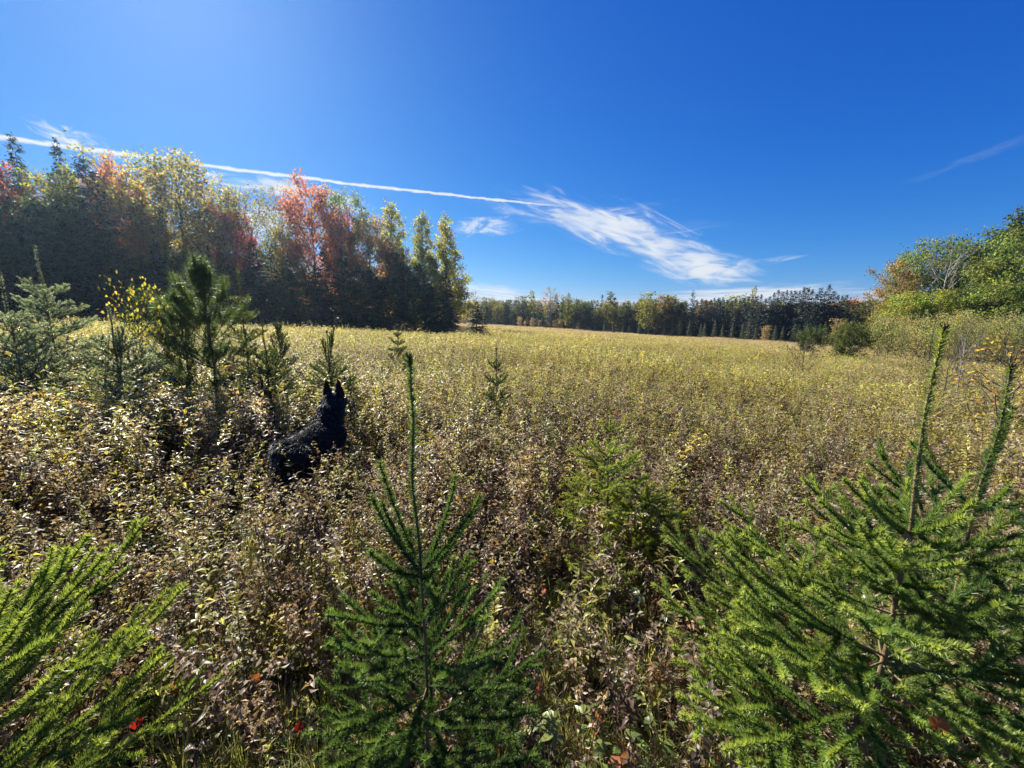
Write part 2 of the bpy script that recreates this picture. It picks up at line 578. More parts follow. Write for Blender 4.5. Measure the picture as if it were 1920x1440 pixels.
TM = {
    'maple_a': decid('maple', 11, 14, 3.3, .22, oval, 11000, .22, .8, 38, clump=.33),
    'maple_b': decid('maple', 12, 13, 2.9, .20, vase, 10000, .21, .9, 36, clump=.30),
    'broad_a': decid('broadleaf', 13, 14, 4.2, .18, oval, 11500, .23, .6, 40, clump=.36),
    'broad_b': decid('broadleaf', 14, 13, 3.4, .15, colm, 10500, .23, .6, 40, clump=.36),
    'poplar_a': decid('poplar', 15, 15, 3.0, .10, cone, 14000, .21, .5, 60, clump=.30),
    'poplar_b': decid('poplar', 16, 15, 2.5, .12, taper, 12500, .21, .7, 60, clump=.30),
    'sparse': decid('birch', 17, 14, 3.0, .30, vase, 4200, .17, .95, 34, bark=M_BIRCH, clump=.30),
    'airy': decid('birch', 18, 14, 3.2, .25, oval, 7500, .19, .8, 34, clump=.30),
    'bare': decid('bare_tree', 19, 14, 2.6, .35, vase, 170, .12, 1.1, 26, bark=M_BIRCH, clump=.2),
    'spruce_a': conifer('spruce', 21, 15, 2.7, 40, 9),
    'spruce_b': conifer('spruce', 22, 13, 2.4, 34, 9, .3),
    'fir_a': conifer('fir', 23, 12, 2.9, 32, 9, .15, bulge=.7),
    'cedar': conifer('cedar', 24, 14, 1.9, 44, 9, .1, .5, ragged=.12, bulge=.45),
    'pine': conifer('pine', 25, 14, 2.6, 20, 6, -.05, .7, ragged=.35, base=.35, bulge=.5),
    'f_broad': decid('broadleaf_far', 31, 11, 3.0, .10, oval, 2200, .34, .6, 26, clump=.34, sub=4),
    'f_poplar': decid('poplar_far', 32, 12, 2.1, .10, taper, 1800, .32, .8, 26, clump=.3, sub=4),
    'f_sparse': decid('birch_far', 33, 12, 1.9, .35, vase, 620, .26, .9, 20, bark=M_BIRCH, clump=.28, sub=4),
    'f_spruce': conifer('spruce_far', 34, 12, 2.2, 40, 9, .34, .5, .9, ragged=.28),
    'f_fir': conifer('fir_far', 35, 10, 2.4, 32, 9, .26, .55, .8, bulge=.7, ragged=.25),
}


def plant_tree(key, name, label, px, top, y, color, width=1.0, rz=0.0, group=None, cat='tree', sink=0.0):
    tm = TM[key]
    p = at(px, top, y)
    z0 = float(ground_z(p[0], p[1])) - sink
    h = p[2] - z0
    t = thing(name, label, cat, (p[0], p[1], z0), rz, group)
    s = h / tm.H
    t.scale = (s * width, s * width, s)
    a = link('trunk', tm.trunk, t)
    b = link('crown', tm.crown, t)
    b.color = (*color, 1)
    return t


RED, ORG, YEL = (.42, .15, .10), (.47, .22, .07), (.42, .30, .08)
OLV, GRN, YGR, DKG = (.26, .26, .075), (.10, .15, .05), (.30, .31, .07), (.05, .085, .04)
BRN, SPR, CED = (.38, .25, .14), (.032, .055, .034), (.045, .068, .034)


def ydep(px):
    return 41 + (px / 860.0) * 25


G_L = 'trees of the autumn wood along the far edge of the field on the sunlit left'
LEFT = [
    # key, name, px, top, depth offset, colour, width, label
    ('spruce_a', 'spruce_tree', 22, 255, 3, SPR, .8, 'tallest dark spruce spire rising at the end of the autumn wood'),
    ('spruce_b', 'spruce_tree', 104, 262, 4, SPR, .75, 'second dark spruce spire poking above green crowns, just under the contrail'),
    ('maple_a', 'maple_tree', -22, 305, 0, RED, .7, 'orange-red maple cut off by the edge of the picture beside the tallest spruce'),
    ('broad_a', 'broadleaf_tree', 62, 318, 2, OLV, .8, 'green broadleaf tree between the two spruce spires'),
    ('poplar_b', 'poplar_tree', 112, 312, 1, (.27, .29, .075), .9, 'yellow-green poplar in front of the second spruce spire'),
    ('broad_b', 'broadleaf_tree', 40, 372, -3, DKG, 1.1, 'dark glossy broadleaf tree low in front of the tallest spruce'),
    ('broad_b', 'broadleaf_tree', 105, 385, -3, DKG, 1.1, 'dark glossy broadleaf tree below the yellow-green poplar'),
    ('cedar', 'cedar_tree', 156, 298, -2, CED, 1.15, 'tall dark cedar column left of the orange and red maples'),
    ('bare', 'bare_tree', 162, 278, 2, (.2, .15, .1), .5, 'bare dead treetop sticking out behind the dark cedar column'),
    ('maple_b', 'maple_tree', 196, 300, 1, (.44, .18, .08), .6, 'red-orange maple directly right of the dark cedar column'),
    ('maple_a', 'maple_tree', 232, 345, 0, ORG, .65, 'orange maple between the red-orange maple and a yellow maple'),
    ('maple_b', 'maple_tree', 274, 398, -1, YEL, .9, 'golden yellow maple low down beside the orange maple'),
    ('spruce_b', 'spruce_tree', 262, 345, 3, SPR, .8, 'dark spruce top behind the golden yellow maple'),
    ('bare', 'bare_tree', 283, 325, 2, (.25, .18, .1), .8, 'leafless grey tree with fine upright twigs left of the big olive poplar'),
    ('cedar', 'cedar_tree', 294, 342, 0, CED, .45, 'very thin dark conifer spire beside the big olive poplar'),
    ('broad_a', 'poplar_tree', 332, 298, 1, (.29, .26, .08), .95, 'big olive poplar reaching up to the contrail'),
    ('airy', 'broadleaf_tree', 384, 372, 0, (.19, .17, .05), .8, 'thin olive tree leaning on the right side of the big olive poplar'),
    ('airy', 'broadleaf_tree', 405, 372, 2, (.22, .16, .06), .8, 'airy brownish tree behind the crimson maple'),
    ('maple_a', 'maple_tree', 436, 398, -1, (.42, .11, .11), .75, 'crimson round-topped maple in the middle of the wood'),
    ('sparse', 'birch_tree', 452, 345, 1, (.20, .18, .06), 1.0, 'thin-leaved birch standing above the crimson maple'),
    ('sparse', 'birch_tree', 512, 352, 2, (.20, .18, .06), .9, 'thin-leaved birch just left of the largest red maple'),
    ('broad_b', 'broadleaf_tree', 520, 430, 0, OLV, .8, 'olive tree filling the gap below the two thin birches'),
    ('maple_b', 'maple_tree', 576, 342, 0, (.44, .17, .12), .85, 'largest red maple with upright branches at the top of the wood'),
    ('maple_b', 'maple_tree', 632, 392, 1, (.44, .13, .08), .55, 'small red-orange maple between the largest red maple and green ash'),
    ('airy', 'ash_tree', 650, 362, 2, (.13, .18, .06), .85, 'green ash with a domed crown and dark bare trunk'),
    ('broad_b', 'broadleaf_tree', 690, 408, 0, BRN, .75, 'russet brown tree right of the green ash'),
    ('poplar_b', 'poplar_tree', 732, 382, 1, (.29, .29, .08), .9, 'tall olive poplar, first of the three at the end of the wood'),
    ('maple_a', 'maple_tree', 742, 470, -1, (.28, .14, .07), .7, 'russet tree low in front of the tall olive poplar'),
    ('poplar_b', 'poplar_tree', 788, 402, 1, (.24, .26, .09), .9, 'grey-green poplar in the middle of the last three'),
    ('poplar_a', 'poplar_tree', 836, 407, 0, (.30, .30, .08), .9, 'cone-shaped yellow-green poplar at the very end of the wood'),
]
rs = np.random.default_rng(5)
for key, nm, px, top, dy, c, w, lab in LEFT:
    plant_tree(key, nm, lab, px, top, ydep(px) + dy, c, w, rs.uniform(0, 6.28), G_L)
# dark conifers along the foot of the wood
for i, px in enumerate(np.linspace(-70, 832, 34)):
    top = 455 + 70 * (px / 860.) + rs.uniform(-42, 30)
    key = ['fir_a', 'spruce_b', 'spruce_a', 'broad_b'][i % 4]
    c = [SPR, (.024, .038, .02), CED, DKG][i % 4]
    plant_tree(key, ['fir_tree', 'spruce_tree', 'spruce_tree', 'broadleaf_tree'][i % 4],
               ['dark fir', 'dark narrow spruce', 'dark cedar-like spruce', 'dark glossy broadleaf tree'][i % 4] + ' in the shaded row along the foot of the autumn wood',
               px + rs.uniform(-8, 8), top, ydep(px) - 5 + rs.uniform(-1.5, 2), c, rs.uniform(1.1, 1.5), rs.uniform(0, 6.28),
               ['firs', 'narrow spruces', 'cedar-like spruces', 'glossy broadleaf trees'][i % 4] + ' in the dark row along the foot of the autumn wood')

# far side of the field: individual trees
G_C = 'trees along the far side of the field'
FAR = []
rs = np.random.default_rng(8)


def far_y(px):
    return float(np.interp(px, [860, 1000, 1150, 1300, 1450, 1560, 1660], [150, 150, 138, 122, 100, 88, 80]))


special = [
    ('f_sparse', 'birch_tree', 888, 545, -8, (.20, .17, .07), 1.0, 'thin birch beside the end of the left wood across the field'),
    ('f_poplar', 'poplar_tree', 998, 545, -6, (.20, .22, .05), .8, 'slim pale poplar, left one of two above the far tree line'),
    ('f_sparse', 'birch_tree', 1033, 537, -6, (.28, .20, .12), 1.3, 'nearly bare birch standing highest over the far tree line'),
    ('f_poplar', 'poplar_tree', 1066, 550, -6, (.20, .22, .05), .8, 'slim pale poplar right of the nearly bare birch'),
    ('f_broad', 'broadleaf_tree', 1214, 548, -6, (.20, .21, .05), .9, 'round yellow-green tree in the middle of the far tree line'),
    ('pine', 'pine_tree', 1301, 544, -4, SPR, .9, 'dark pine with a bushy top where the spruces begin'),
    ('f_broad', 'broadleaf_tree', 1392, 552, 8, (.22, .22, .05), 1.1, 'yellow-green tree behind the dark spruce stand'),
    ('f_poplar', 'poplar_tree', 1415, 538, 7, (.24, .22, .08), .55, 'pale thin poplar rising behind the dark spruce stand'),
    ('f_broad', 'broadleaf_tree', 1590, 560, 14, (.30, .13, .06), 1.3, 'russet treetop showing behind the end of the spruce stand'),
    ('f_broad', 'broadleaf_tree', 1628, 566, 0, (.09, .085, .035), 1.2, 'dark brownish tree in the gap between spruces and birch grove'),
]
for key, nm, px, top, dy, c, w, lab in special:
    plant_tree(key, nm, lab, px, top, far_y(px) + dy, c, w, rs.uniform(0, 6.28), G_C)
for px in np.arange(872, 1300, 8.5):
    k = rs.choice(['f_broad', 'f_poplar', 'f_spruce', 'f_fir'], p=[.4, .2, .2, .2])
    c = {'f_broad': [(.11, .12, .035), (.17, .17, .045), (.07, .085, .03), (.22, .14, .06)], 'f_poplar': [(.15, .17, .045), (.10, .12, .035)]}.get(k, [SPR, CED])
    c = c[rs.integers(len(c))]
    plant_tree(k, {'f_broad': 'broadleaf_tree', 'f_poplar': 'poplar_tree', 'f_spruce': 'spruce_tree', 'f_fir': 'fir_tree'}[k],
               {'f_broad': 'rounded broadleaf tree', 'f_poplar': 'slim poplar', 'f_spruce': 'pointed dark spruce', 'f_fir': 'broad dark fir'}[k] + ' in the mixed far tree line beyond the open field', px + rs.uniform(-4, 4), 566 + rs.normal(0, 7),
               far_y(px) + rs.uniform(-4, 6), c, rs.uniform(.9, 1.3), rs.uniform(0, 6.28), {'f_broad': 'rounded broadleaf trees', 'f_poplar': 'slim poplars', 'f_spruce': 'pointed spruces', 'f_fir': 'broad firs'}[k] + ' of the far tree line')
for px in np.arange(1316, 1592, 8):
    top = np.interp(px, [1316, 1430, 1480, 1530, 1560, 1592], [564, 553, 541, 543, 536, 560]) + rs.uniform(-4, 9)
    plant_tree(['f_spruce', 'f_fir', 'f_spruce'][int(px) % 3], 'spruce_tree', 'one of the dark pointed spruces standing in a dense block across the field',
               px, top, far_y(px) + rs.uniform(-3, 4), (.018, .032, .018), rs.uniform(.95, 1.35), rs.uniform(0, 6.28), 'dark spruces of the block across the field')
# pale young growth at the foot of the far trees
for px in list(np.arange(975, 1060, 9)) + list(np.arange(1070, 1590, 16)):
    tan = px < 1060 or rs.random() < .15
    top = np.interp(px, [975, 1060, 1300, 1450, 1640], [598, 603, 602, 605, 600]) + rs.uniform(-6, 8)
    plant_tree('f_broad' if tan else 'f_fir', 'young_tree', 'tan shrub at the foot of the far tree line' if tan else 'young pale green fir at the foot of the far trees',
               px + rs.uniform(-5, 5), top, far_y(px) - rs.uniform(8, 12), (.32, .25, .14) if tan else (.12, .14, .05), .9 if tan else .8, rs.uniform(0, 6.28),
               'tan shrubs below the far trees' if tan else 'young firs below the far trees', 'shrub' if tan else 'tree')

# birch grove at the right
G_R = 'trees of the grove at the right end of the field'
GROVE = [
    ('airy', 'birch_tree', 1692, 488, 52, (.26, .19, .09), .85, 'thin brownish birch at the near end of the right grove'),
    ('broad_a', 'broadleaf_tree', 1752, 448, 54, (.15, .20, .065), .8, 'green tree behind the white-limbed bare birch'),
    ('bare', 'birch_tree', 1787, 437, 49, (.2, .16, .1), .9, 'bare birch with white forked limbs in the right grove'),
    ('airy', 'birch_tree', 1722, 470, 57, (.17, .21, .08), .9, 'grey-green birch right of the thin brownish birch'),
    ('broad_b', 'broadleaf_tree', 1700, 548, 47, (.28, .31, .07), 1.1, 'yellow-green bushy tree below the thin brownish birch'),
    ('broad_b', 'broadleaf_tree', 1750, 545, 46, (.24, .29, .06), 1.2, 'bright green bushy tree at the foot of the bare white birch'),
    ('broad_a', 'broadleaf_tree', 1845, 455, 50, (.15, .20, .05), .8, 'green tree just right of the bare white birch'),
    ('broad_a', 'broadleaf_tree', 1880, 425, 50, (.12, .17, .05), .8, 'tall dark green tree in the right grove'),
    ('poplar_a', 'poplar_tree', 1906, 400, 48, (.075, .11, .035), .8, 'tallest tree of the right grove with a pointed dark top'),
    ('broad_b', 'broadleaf_tree', 1930, 432, 43, (.17, .22, .06), .8, 'yellow-green tree cut by the picture edge in the right grove'),
    ('broad_b', 'broadleaf_tree', 1975, 405, 46, (.10, .13, .035), 1., 'green tree just outside the right picture edge'),
    ('broad_b', 'broadleaf_tree', 1815, 540, 45, (.12, .15, .04), 1.2, 'low green tree filling the middle of the right grove'),
    ('broad_b', 'broadleaf_tree', 1870, 530, 42, (.17, .22, .06), 1.2, 'low yellow-green tree under the tall dark green tree'),
    ('broad_b', 'broadleaf_tree', 1668, 582, 52, (.20, .18, .05), 1.3, 'low yellowish tree where the right grove begins'),
]
for key, nm, px, top, y, c, w, lab in GROVE:
    plant_tree(key, nm, lab, px, top, y, c, w, rs.uniform(0, 6.28), G_R)
TM['whip'] = decid('birch_whip', 41, 4, .8, .16, colm, 1000, .085, .9, 24, bark=M_BARK, clump=.18, trunk_r=.016, sub=4)
TM['bush'] = decid('round_bush', 42, 3.0, 2.0, .12, lambda u: .55 + .6 * math.sin(pi * min(1, u * .8 + .2)), 10000, .11, .45, 30, clump=.17, trunk_r=.05, rag=.42)
TM['twiggy'] = decid('bare_bush', 43, 2.0, .8, .1, vase, 60, .06, .9, 20, clump=.1, trunk_r=.018)
TM['leafy'] = decid('leafy_sapling', 44, 2.2, .55, .15, colm, 620, .062, .8, 22, clump=.09, trunk_r=.014, sub=4)
for i in range(85):
    px = rs.uniform(1650, 2000); y = rs.uniform(30, 43)
    c = [(.33, .34, .12), (.27, .32, .10), (.40, .33, .15), (.34, .36, .14)][i % 4]
    plant_tree('whip', 'birch_sapling', 'slender pale-stemmed sapling in the thicket before the right grove', px, rs.uniform(578, 612), y, c, rs.uniform(.55, .95), rs.uniform(0, 6.28),
               'slender saplings in the thicket before the right grove', 'sapling')
plant_tree('bush', 'round_bush', 'larger round green bush standing out in the field before the right grove', 1600, 601, 27, (.085, .11, .035), .62, 1.0, None, 'bush', sink=.1)
plant_tree('bush', 'round_bush', 'smaller round green bush left of the larger one at the spruces', 1521, 610, 36, (.06, .09, .035), .5, 2.3, None, 'bush', sink=.1)
plant_tree('twiggy', 'bare_shrub', 'small leafless dark shrub in front of the smaller round bush', 1512, 638, 14, (.14, .08, .05), 1.0, .6, None, 'shrub')
plant_tree('bare', 'bare_sapling', 'bare forked grey sapling in front of the right thicket', 1822, 592, 9.5, (.2, .16, .1), .55, 2.0, None, 'sapling')
plant_tree('twiggy', 'bare_shrub', 'dark twiggy shrub left of the bare forked sapling', 1788, 655, 8.5, (.14, .09, .05), .9, .2, None, 'shrub')
plant_tree('leafy', 'yellow_sapling', 'yellow-leaved sapling at the right picture edge beyond the spruce leaders', 1906, 618, 6.0, (.38, .27, .08), 1.1, .3, None, 'sapling')
plant_tree('leafy', 'yellow_sapling', 'thin yellowing sapling between blue spruces and the bushy pine', 238, 514, 4.3, (.30, .27, .05), .55, 1.0, None, 'sapling')
plant_tree('bush', 'round_bush', 'dark rounded bush against the wood behind the yellowing sapling', 287, 538, 13, (.045, .07, .03), .5, 1.0, None, 'bush')
plant_tree('fir_a', 'pine_tree', 'lone small dark conifer in the field before the end of the wood', 893, 566, 36, (.022, .036, .018), 1.7, 1.0, None, 'tree')


# ------------------------------------------------------------------ scatter helper
def scatter(name, label, protos, P, idx, rot, scl, tint):
    """one object of 'stuff': plant meshes instanced on a cloud of points"""
    c = bpy.data.collections.new(name + '_kinds')
    for i, me in enumerate(protos):
        o = bpy.data.objects.new('%s_kind_%02d' % (name, i), me)
        c.objects.link(o)
    me = bpy.data.meshes.new(name)
    me.vertices.add(len(P)); me.vertices.foreach_set('co', np.asarray(P, np.float32).ravel())
    a = me.attributes.new('vi', 'INT', 'POINT'); a.data.foreach_set('value', np.asarray(idx, np.int32))
    a = me.attributes.new('rot', 'FLOAT_VECTOR', 'POINT'); a.data.foreach_set('vector', np.asarray(rot, np.float32).ravel())
    a = me.attributes.new('scl', 'FLOAT_VECTOR', 'POINT'); a.data.foreach_set('vector', np.asarray(scl, np.float32).ravel())
    a = me.attributes.new('tint', 'FLOAT_COLOR', 'POINT')
    a.data.foreach_set('color', np.concatenate([tint, np.ones((len(P), 1))], 1).astype(np.float32).ravel())
    o = link(name, me)
    tag(o, label, None, None, 'stuff')
    g = bpy.data.node_groups.new(name + '_scatter', 'GeometryNodeTree')
    g.interface.new_socket('Geometry', in_out='INPUT', socket_type='NodeSocketGeometry')
    g.interface.new_socket('Geometry', in_out='OUTPUT', socket_type='NodeSocketGeometry')
    N = g.nodes.new; Lk = g.links.new
    gi, go = N('NodeGroupInput'), N('NodeGroupOutput')
    ci = N('GeometryNodeCollectionInfo'); ci.inputs[0].default_value = c
    ci.inputs['Separate Children'].default_value = True; ci.inputs['Reset Children'].default_value = True
    ip = N('GeometryNodeInstanceOnPoints'); ip.inputs['Pick Instance'].default_value = True

    def attr(nm, ty):
        q = N('GeometryNodeInputNamedAttribute'); q.data_type = ty; q.inputs[0].default_value = nm
        return q.outputs[0]
    Lk(gi.outputs[0], ip.inputs['Points']); Lk(ci.outputs[0], ip.inputs['Instance'])
    Lk(attr('vi', 'INT'), ip.inputs['Instance Index'])
    e2r = N('FunctionNodeEulerToRotation'); Lk(attr('rot', 'FLOAT_VECTOR'), e2r.inputs[0])
    Lk(e2r.outputs[0], ip.inputs['Rotation']); Lk(attr('scl', 'FLOAT_VECTOR'), ip.inputs['Scale'])
    Lk(ip.outputs[0], go.inputs[0])
    md = o.modifiers.new('scatter', 'NODES'); md.node_group = g
    return o


# the depth of the left wood and the wood beyond the far trees: masses nobody could count
M_LEAF_T = leaf_mat('tree_leaf_far', 0.40, 0.5, 0.3, tint=True)
M_CONIF_T = leaf_mat('conifer_far', 0.15, 0.6, 0.3, tint=True)


def far_mass(name, label, P, kinds, size, tints, rng):
    protos = []
    for k in kinds:
        me = TM[k].crown.copy()
        me.materials[0] = M_CONIF_T if k in ('f_spruce', 'f_fir', 'spruce_b') else M_LEAF_T
        protos.append(me)
    n = len(P)
    idx = rng.integers(0, len(kinds), n)
    hs_ = np.array([TM[k].H for k in kinds])[idx]
    s = size / hs_
    tint = np.array([tints[kinds[i]][rng.integers(len(tints[kinds[i]]))] for i in idx])
    rot = np.stack([np.zeros(n), np.zeros(n), rng.uniform(0, 6.28, n)], -1)
    scatter(name, label, protos, P, idx, rot, np.stack([s * 1.15, s * 1.15, s], -1), tint)


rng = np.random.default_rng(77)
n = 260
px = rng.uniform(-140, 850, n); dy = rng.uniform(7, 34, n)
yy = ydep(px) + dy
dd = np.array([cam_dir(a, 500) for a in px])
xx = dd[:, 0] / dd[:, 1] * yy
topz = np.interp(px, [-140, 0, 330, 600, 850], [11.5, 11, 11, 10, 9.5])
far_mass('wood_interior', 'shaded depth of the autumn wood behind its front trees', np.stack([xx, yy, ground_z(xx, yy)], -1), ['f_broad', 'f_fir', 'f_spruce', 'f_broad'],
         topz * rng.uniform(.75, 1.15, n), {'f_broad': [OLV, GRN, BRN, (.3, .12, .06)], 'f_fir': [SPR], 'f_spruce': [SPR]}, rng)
n = 420
px = rng.uniform(860, 1680, n)
yy = np.array([far_y(a) for a in px]) + rng.uniform(8, 90, n)
dd = np.array([cam_dir(a, 560) for a in px]); xx = dd[:, 0] / dd[:, 1] * yy
zt = EYE + np.array([cam_dir(a, b)[2] / cam_dir(a, b)[1] for a, b in zip(px, rng.uniform(562, 580, n))]) * yy
gz = ground_z(xx, yy)
far_mass('distant_wood', 'continuous wood beyond the far tree line', np.stack([xx, yy, gz], -1), ['f_broad', 'f_fir', 'f_spruce', 'f_poplar'],
         np.maximum(zt - gz, 5), {'f_broad': [(.15, .14, .04), (.10, .11, .035), (.28, .14, .06), (.22, .19, .05)], 'f_fir': [SPR, CED], 'f_spruce': [SPR], 'f_poplar': [(.16, .17, .05)]}, rng)
n = 160
px = rng.uniform(1660, 2150, n); yy = rng.uniform(54, 90, n)
dd = np.array([cam_dir(a, 560) for a in px]); xx = dd[:, 0] / dd[:, 1] * yy
hh = np.interp(px, [1660, 1760, 1900], [6, 9, 11]) * rng.uniform(.7, 1.1, n)
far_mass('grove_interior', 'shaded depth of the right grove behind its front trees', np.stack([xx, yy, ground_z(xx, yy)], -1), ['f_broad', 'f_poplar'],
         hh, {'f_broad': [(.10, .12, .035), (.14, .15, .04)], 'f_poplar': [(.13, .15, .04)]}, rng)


# ------------------------------------------------------------------ meadow plants
def goldenrod(seed, h, top, low, dry=0.0, nl=46, plume=False, lscale=1.0):
    rng = np.random.default_rng(seed)
    mb = MB()
    lean = rng.normal(0, .07, 2)
    q = np.linspace(0, 1, 6)
    pts = np.stack([lean[0] * q ** 2 * h * 2, lean[1] * q ** 2 * h * 2, q * h], -1)
    mb.tube(pts, .0032 * (1 - .7 * q), 3, (.10, .06, .035))
    u = np.sort(rng.uniform(.12, 1, nl)) ** .8
    base = np.stack([np.interp(u, q, pts[:, a]) for a in range(3)], -1)
    az = np.arange(nl) * 2.4 + rng.normal(0, .4, nl)
    el = rng.normal(R(18), R(22), nl) + u * R(28) - (1 - u) * R(30) * (1 + dry)
    d = np.stack([np.cos(az) * np.cos(el), np.sin(az) * np.cos(el), np.sin(el)], -1)
    L = (.088 - .046 * u) * rng.uniform(.7, 1.25, nl) * (h / .75) * lscale
    t = np.clip(u + rng.normal(0, .13, nl), 0, 1)[:, None]
    c = np.asarray(low) * (1 - t) + np.asarray(top) * t
    c = c * np.exp(rng.normal(0, .22, nl))[:, None]
    mix = rng.random(nl) < .10
    c[mix] = np.array([.30, .22, .14]) * rng.uniform(.7, 1.2, (mix.sum(), 1))
    mb.leaves(base, d, np.array([0, 0, 1.]) + rng.normal(0, .3, (nl, 3)), L, L * rng.uniform(.24, .38, nl), c, .2, rng.uniform(.05, .5, nl) + .3 * dry)
    if plume:
        m = 46
        k = rng.integers(0, 7, m)
        a2 = k * 2.4; s = rng.uniform(.1, 1, m)
        ln = .05 + .10 * (1 - k / 7)
        p0 = pts[-1] - np.array([0, 0, 1.]) * (.02 + .16 * (1 - k / 7.))[:, None]
        p = p0 + np.stack([np.cos(a2) * s * ln, np.sin(a2) * s * ln, s * ln * .7 - s * s * ln * .5], -1)
        mb.leaves(p, rnd_dir(rng, m, -.2, 1), rng.normal(size=(m, 3)), rng.uniform(.012, .024, m), rng.uniform(.008, .014, m), np.array([.52, .44, .34]) * rng.uniform(.6, 1.2, (m, 1)), .1, 0, simple=True)
    return mb


def meadowsweet(seed, h, c1, c2, nl=150):
    rng = np.random.default_rng(seed)
    mb = MB()
    B, D, U_ = [], [], []
    for i in range(rng.integers(3, 6)):
        az = rng.uniform(0, 6.28); sp = rng.uniform(.05, .3) * h
        q = np.linspace(0, 1, 5); hh = h * rng.uniform(.7, 1.05)
        pts = np.stack([np.cos(az) * sp * q ** 1.4, np.sin(az) * sp * q ** 1.4, q * hh], -1)
        mb.tube(pts, .003 * (1 - .6 * q), 3, (.09, .05, .035))
        segs = [pts]
        for j in range(rng.integers(3, 6)):
            s = rng.uniform(.45, .95); a2 = rng.uniform(0, 6.28)
            b0 = np.array([np.interp(s, q, pts[:, a]) for a in range(3)])
            e = b0 + np.array([math.cos(a2) * .5, math.sin(a2) * .5, .85]) * rng.uniform(.08, .2) * h / .6
            mb.tube(np.stack([b0, e]), [.0018, .0008], 3, (.09, .05, .035))
            segs.append(np.stack([b0, e]))
        for sg in segs:
            m = max(3, nl // 22)
            w = rng.uniform(.25 if len(sg) > 2 else .1, 1, m)
            qq = np.linspace(0, 1, len(sg))
            B.append(np.stack([np.interp(w, qq, sg[:, a]) for a in range(3)], -1))
            D.append(rnd_dir(rng, m, -.45, .7)); U_.append(w)
    B, D = np.concatenate(B), np.concatenate(D)
    n = len(B)
    L = rng.uniform(.02, .046, n)
    t = rng.random((n, 1))
    c = (np.asarray(c1) * t + np.asarray(c2) * (1 - t)) * np.exp(rng.normal(0, .25, (n, 1)))
    mb.leaves(B, D, rng.normal(size=(n, 3)) + np.array([0, 0, .8]), L, L * .45, c, .25, rng.uniform(0, .5, n))
    return mb


def grass_tuft(seed, h, nb, c1, c2, spread=.10):
    rng = np.random.default_rng(seed)
    mb = MB()
    az = rng.uniform(0, 6.28, nb); r0 = rng.uniform(0, .04, nb)
    L = h * rng.uniform(.5, 1.15, nb); lean = rng.uniform(.15, 1.0, nb)
    dr = np.stack([np.cos(az), np.sin(az), np.zeros(nb)], -1); sd = np.stack([-dr[:, 1], dr[:, 0], np.zeros(nb)], -1)
    w = rng.uniform(.0012, .0026, nb)[:, None]
    p0 = dr * r0[:, None]
    up = np.array([0, 0, 1.])
    pts = []
    for s in (0, .4, .75, 1):
        pts.append(p0 + dr * (L * lean * .75 * s ** 1.8)[:, None] + up * (L * (s - .38 * lean * s ** 2.2))[:, None])
    V = np.stack([pts[0] - sd * w, pts[0] + sd * w, pts[1] - sd * w, pts[1] + sd * w, pts[2] - sd * w * .7, pts[2] + sd * w * .7, pts[3]], 1)
    base = np.array([[0, 1, 3], [0, 3, 2], [2, 3, 5], [2, 5, 4], [4, 5, 6]])
    F = (base[None] + (np.arange(nb) * 7)[:, None, None]).reshape(-1, 3)
    t = rng.random((nb, 1))
    c = (np.asarray(c1) * t + np.asarray(c2) * (1 - t)) * np.exp(rng.normal(0, .25, (nb, 1)))
    mb.add(V.reshape(-1, 3), F, np.repeat(c, 7, 0))
    return mb


def broadleaf(seed, h, c1, c2, n3=11, L0=.040):
    rng = np.random.default_rng(seed)
    mb = MB()
    for i in range(n3):
        az = i * 2.4 + rng.normal(0, .4); hh = h * rng.uniform(.35, 1)
        e = np.array([math.cos(az) * h * rng.uniform(.15, .5), math.sin(az) * h * rng.uniform(.15, .5), hh])
        mb.tube([[0, 0, 0], [e[0] * .35, e[1] * .35, hh * .6], e], [.002, .0016, .0008], 3, (.14, .09, .05))
        dr = nrm(np.array([e[0], e[1], 0]))
        c = (np.asarray(c1) if rng.random() < .6 else np.asarray(c2)) * np.exp(rng.normal(0, .2))
        for k in (-1, 0, 1):
            a2 = az + k * 1.0
            d = np.array([math.cos(a2), math.sin(a2), rng.uniform(-.35, .25)])
            L = L0 * rng.uniform(.75, 1.3)
            mb.leaves([e], [d], [[rng.normal(0, .25), rng.normal(0, .25), 1]], L, L * .58, c * np.exp(rng.normal(0, .1)), .15, rng.uniform(.05, .4))
    return mb


def litter(seed, n=30, rad=.25):
    rng = np.random.default_rng(seed)
    mb = MB()
    p = np.stack([rng.normal(0, rad * .6, n), rng.normal(0, rad * .6, n), rng.uniform(.0, .05, n)], -1)
    pal = np.array([[.28, .18, .11], [.42, .33, .22], [.15, .10, .06], [.48, .41, .31], [.30, .13, .06]])
    c = pal[rng.integers(0, 5, n)] * np.exp(rng.normal(0, .25, (n, 1)))
    L = rng.uniform(.02, .06, n)
    mb.leaves(p, rnd_dir(rng, n, -.2, .45), rng.normal(0, .5, (n, 3)) + [0, 0, 1.], L, L * .5, c, .2, rng.uniform(0, .6, n))
    for i in range(4):
        a = rng.uniform(0, 6.28); l = rng.uniform(.1, .35)
        b = rng.normal(0, rad * .4, 3); b[2] = rng.uniform(.01, .06)
        mb.tube([b, b + [math.cos(a) * l, math.sin(a) * l, rng.uniform(-.02, .1)]], [.0016, .0008], 3, (.22, .16, .10))
    return mb


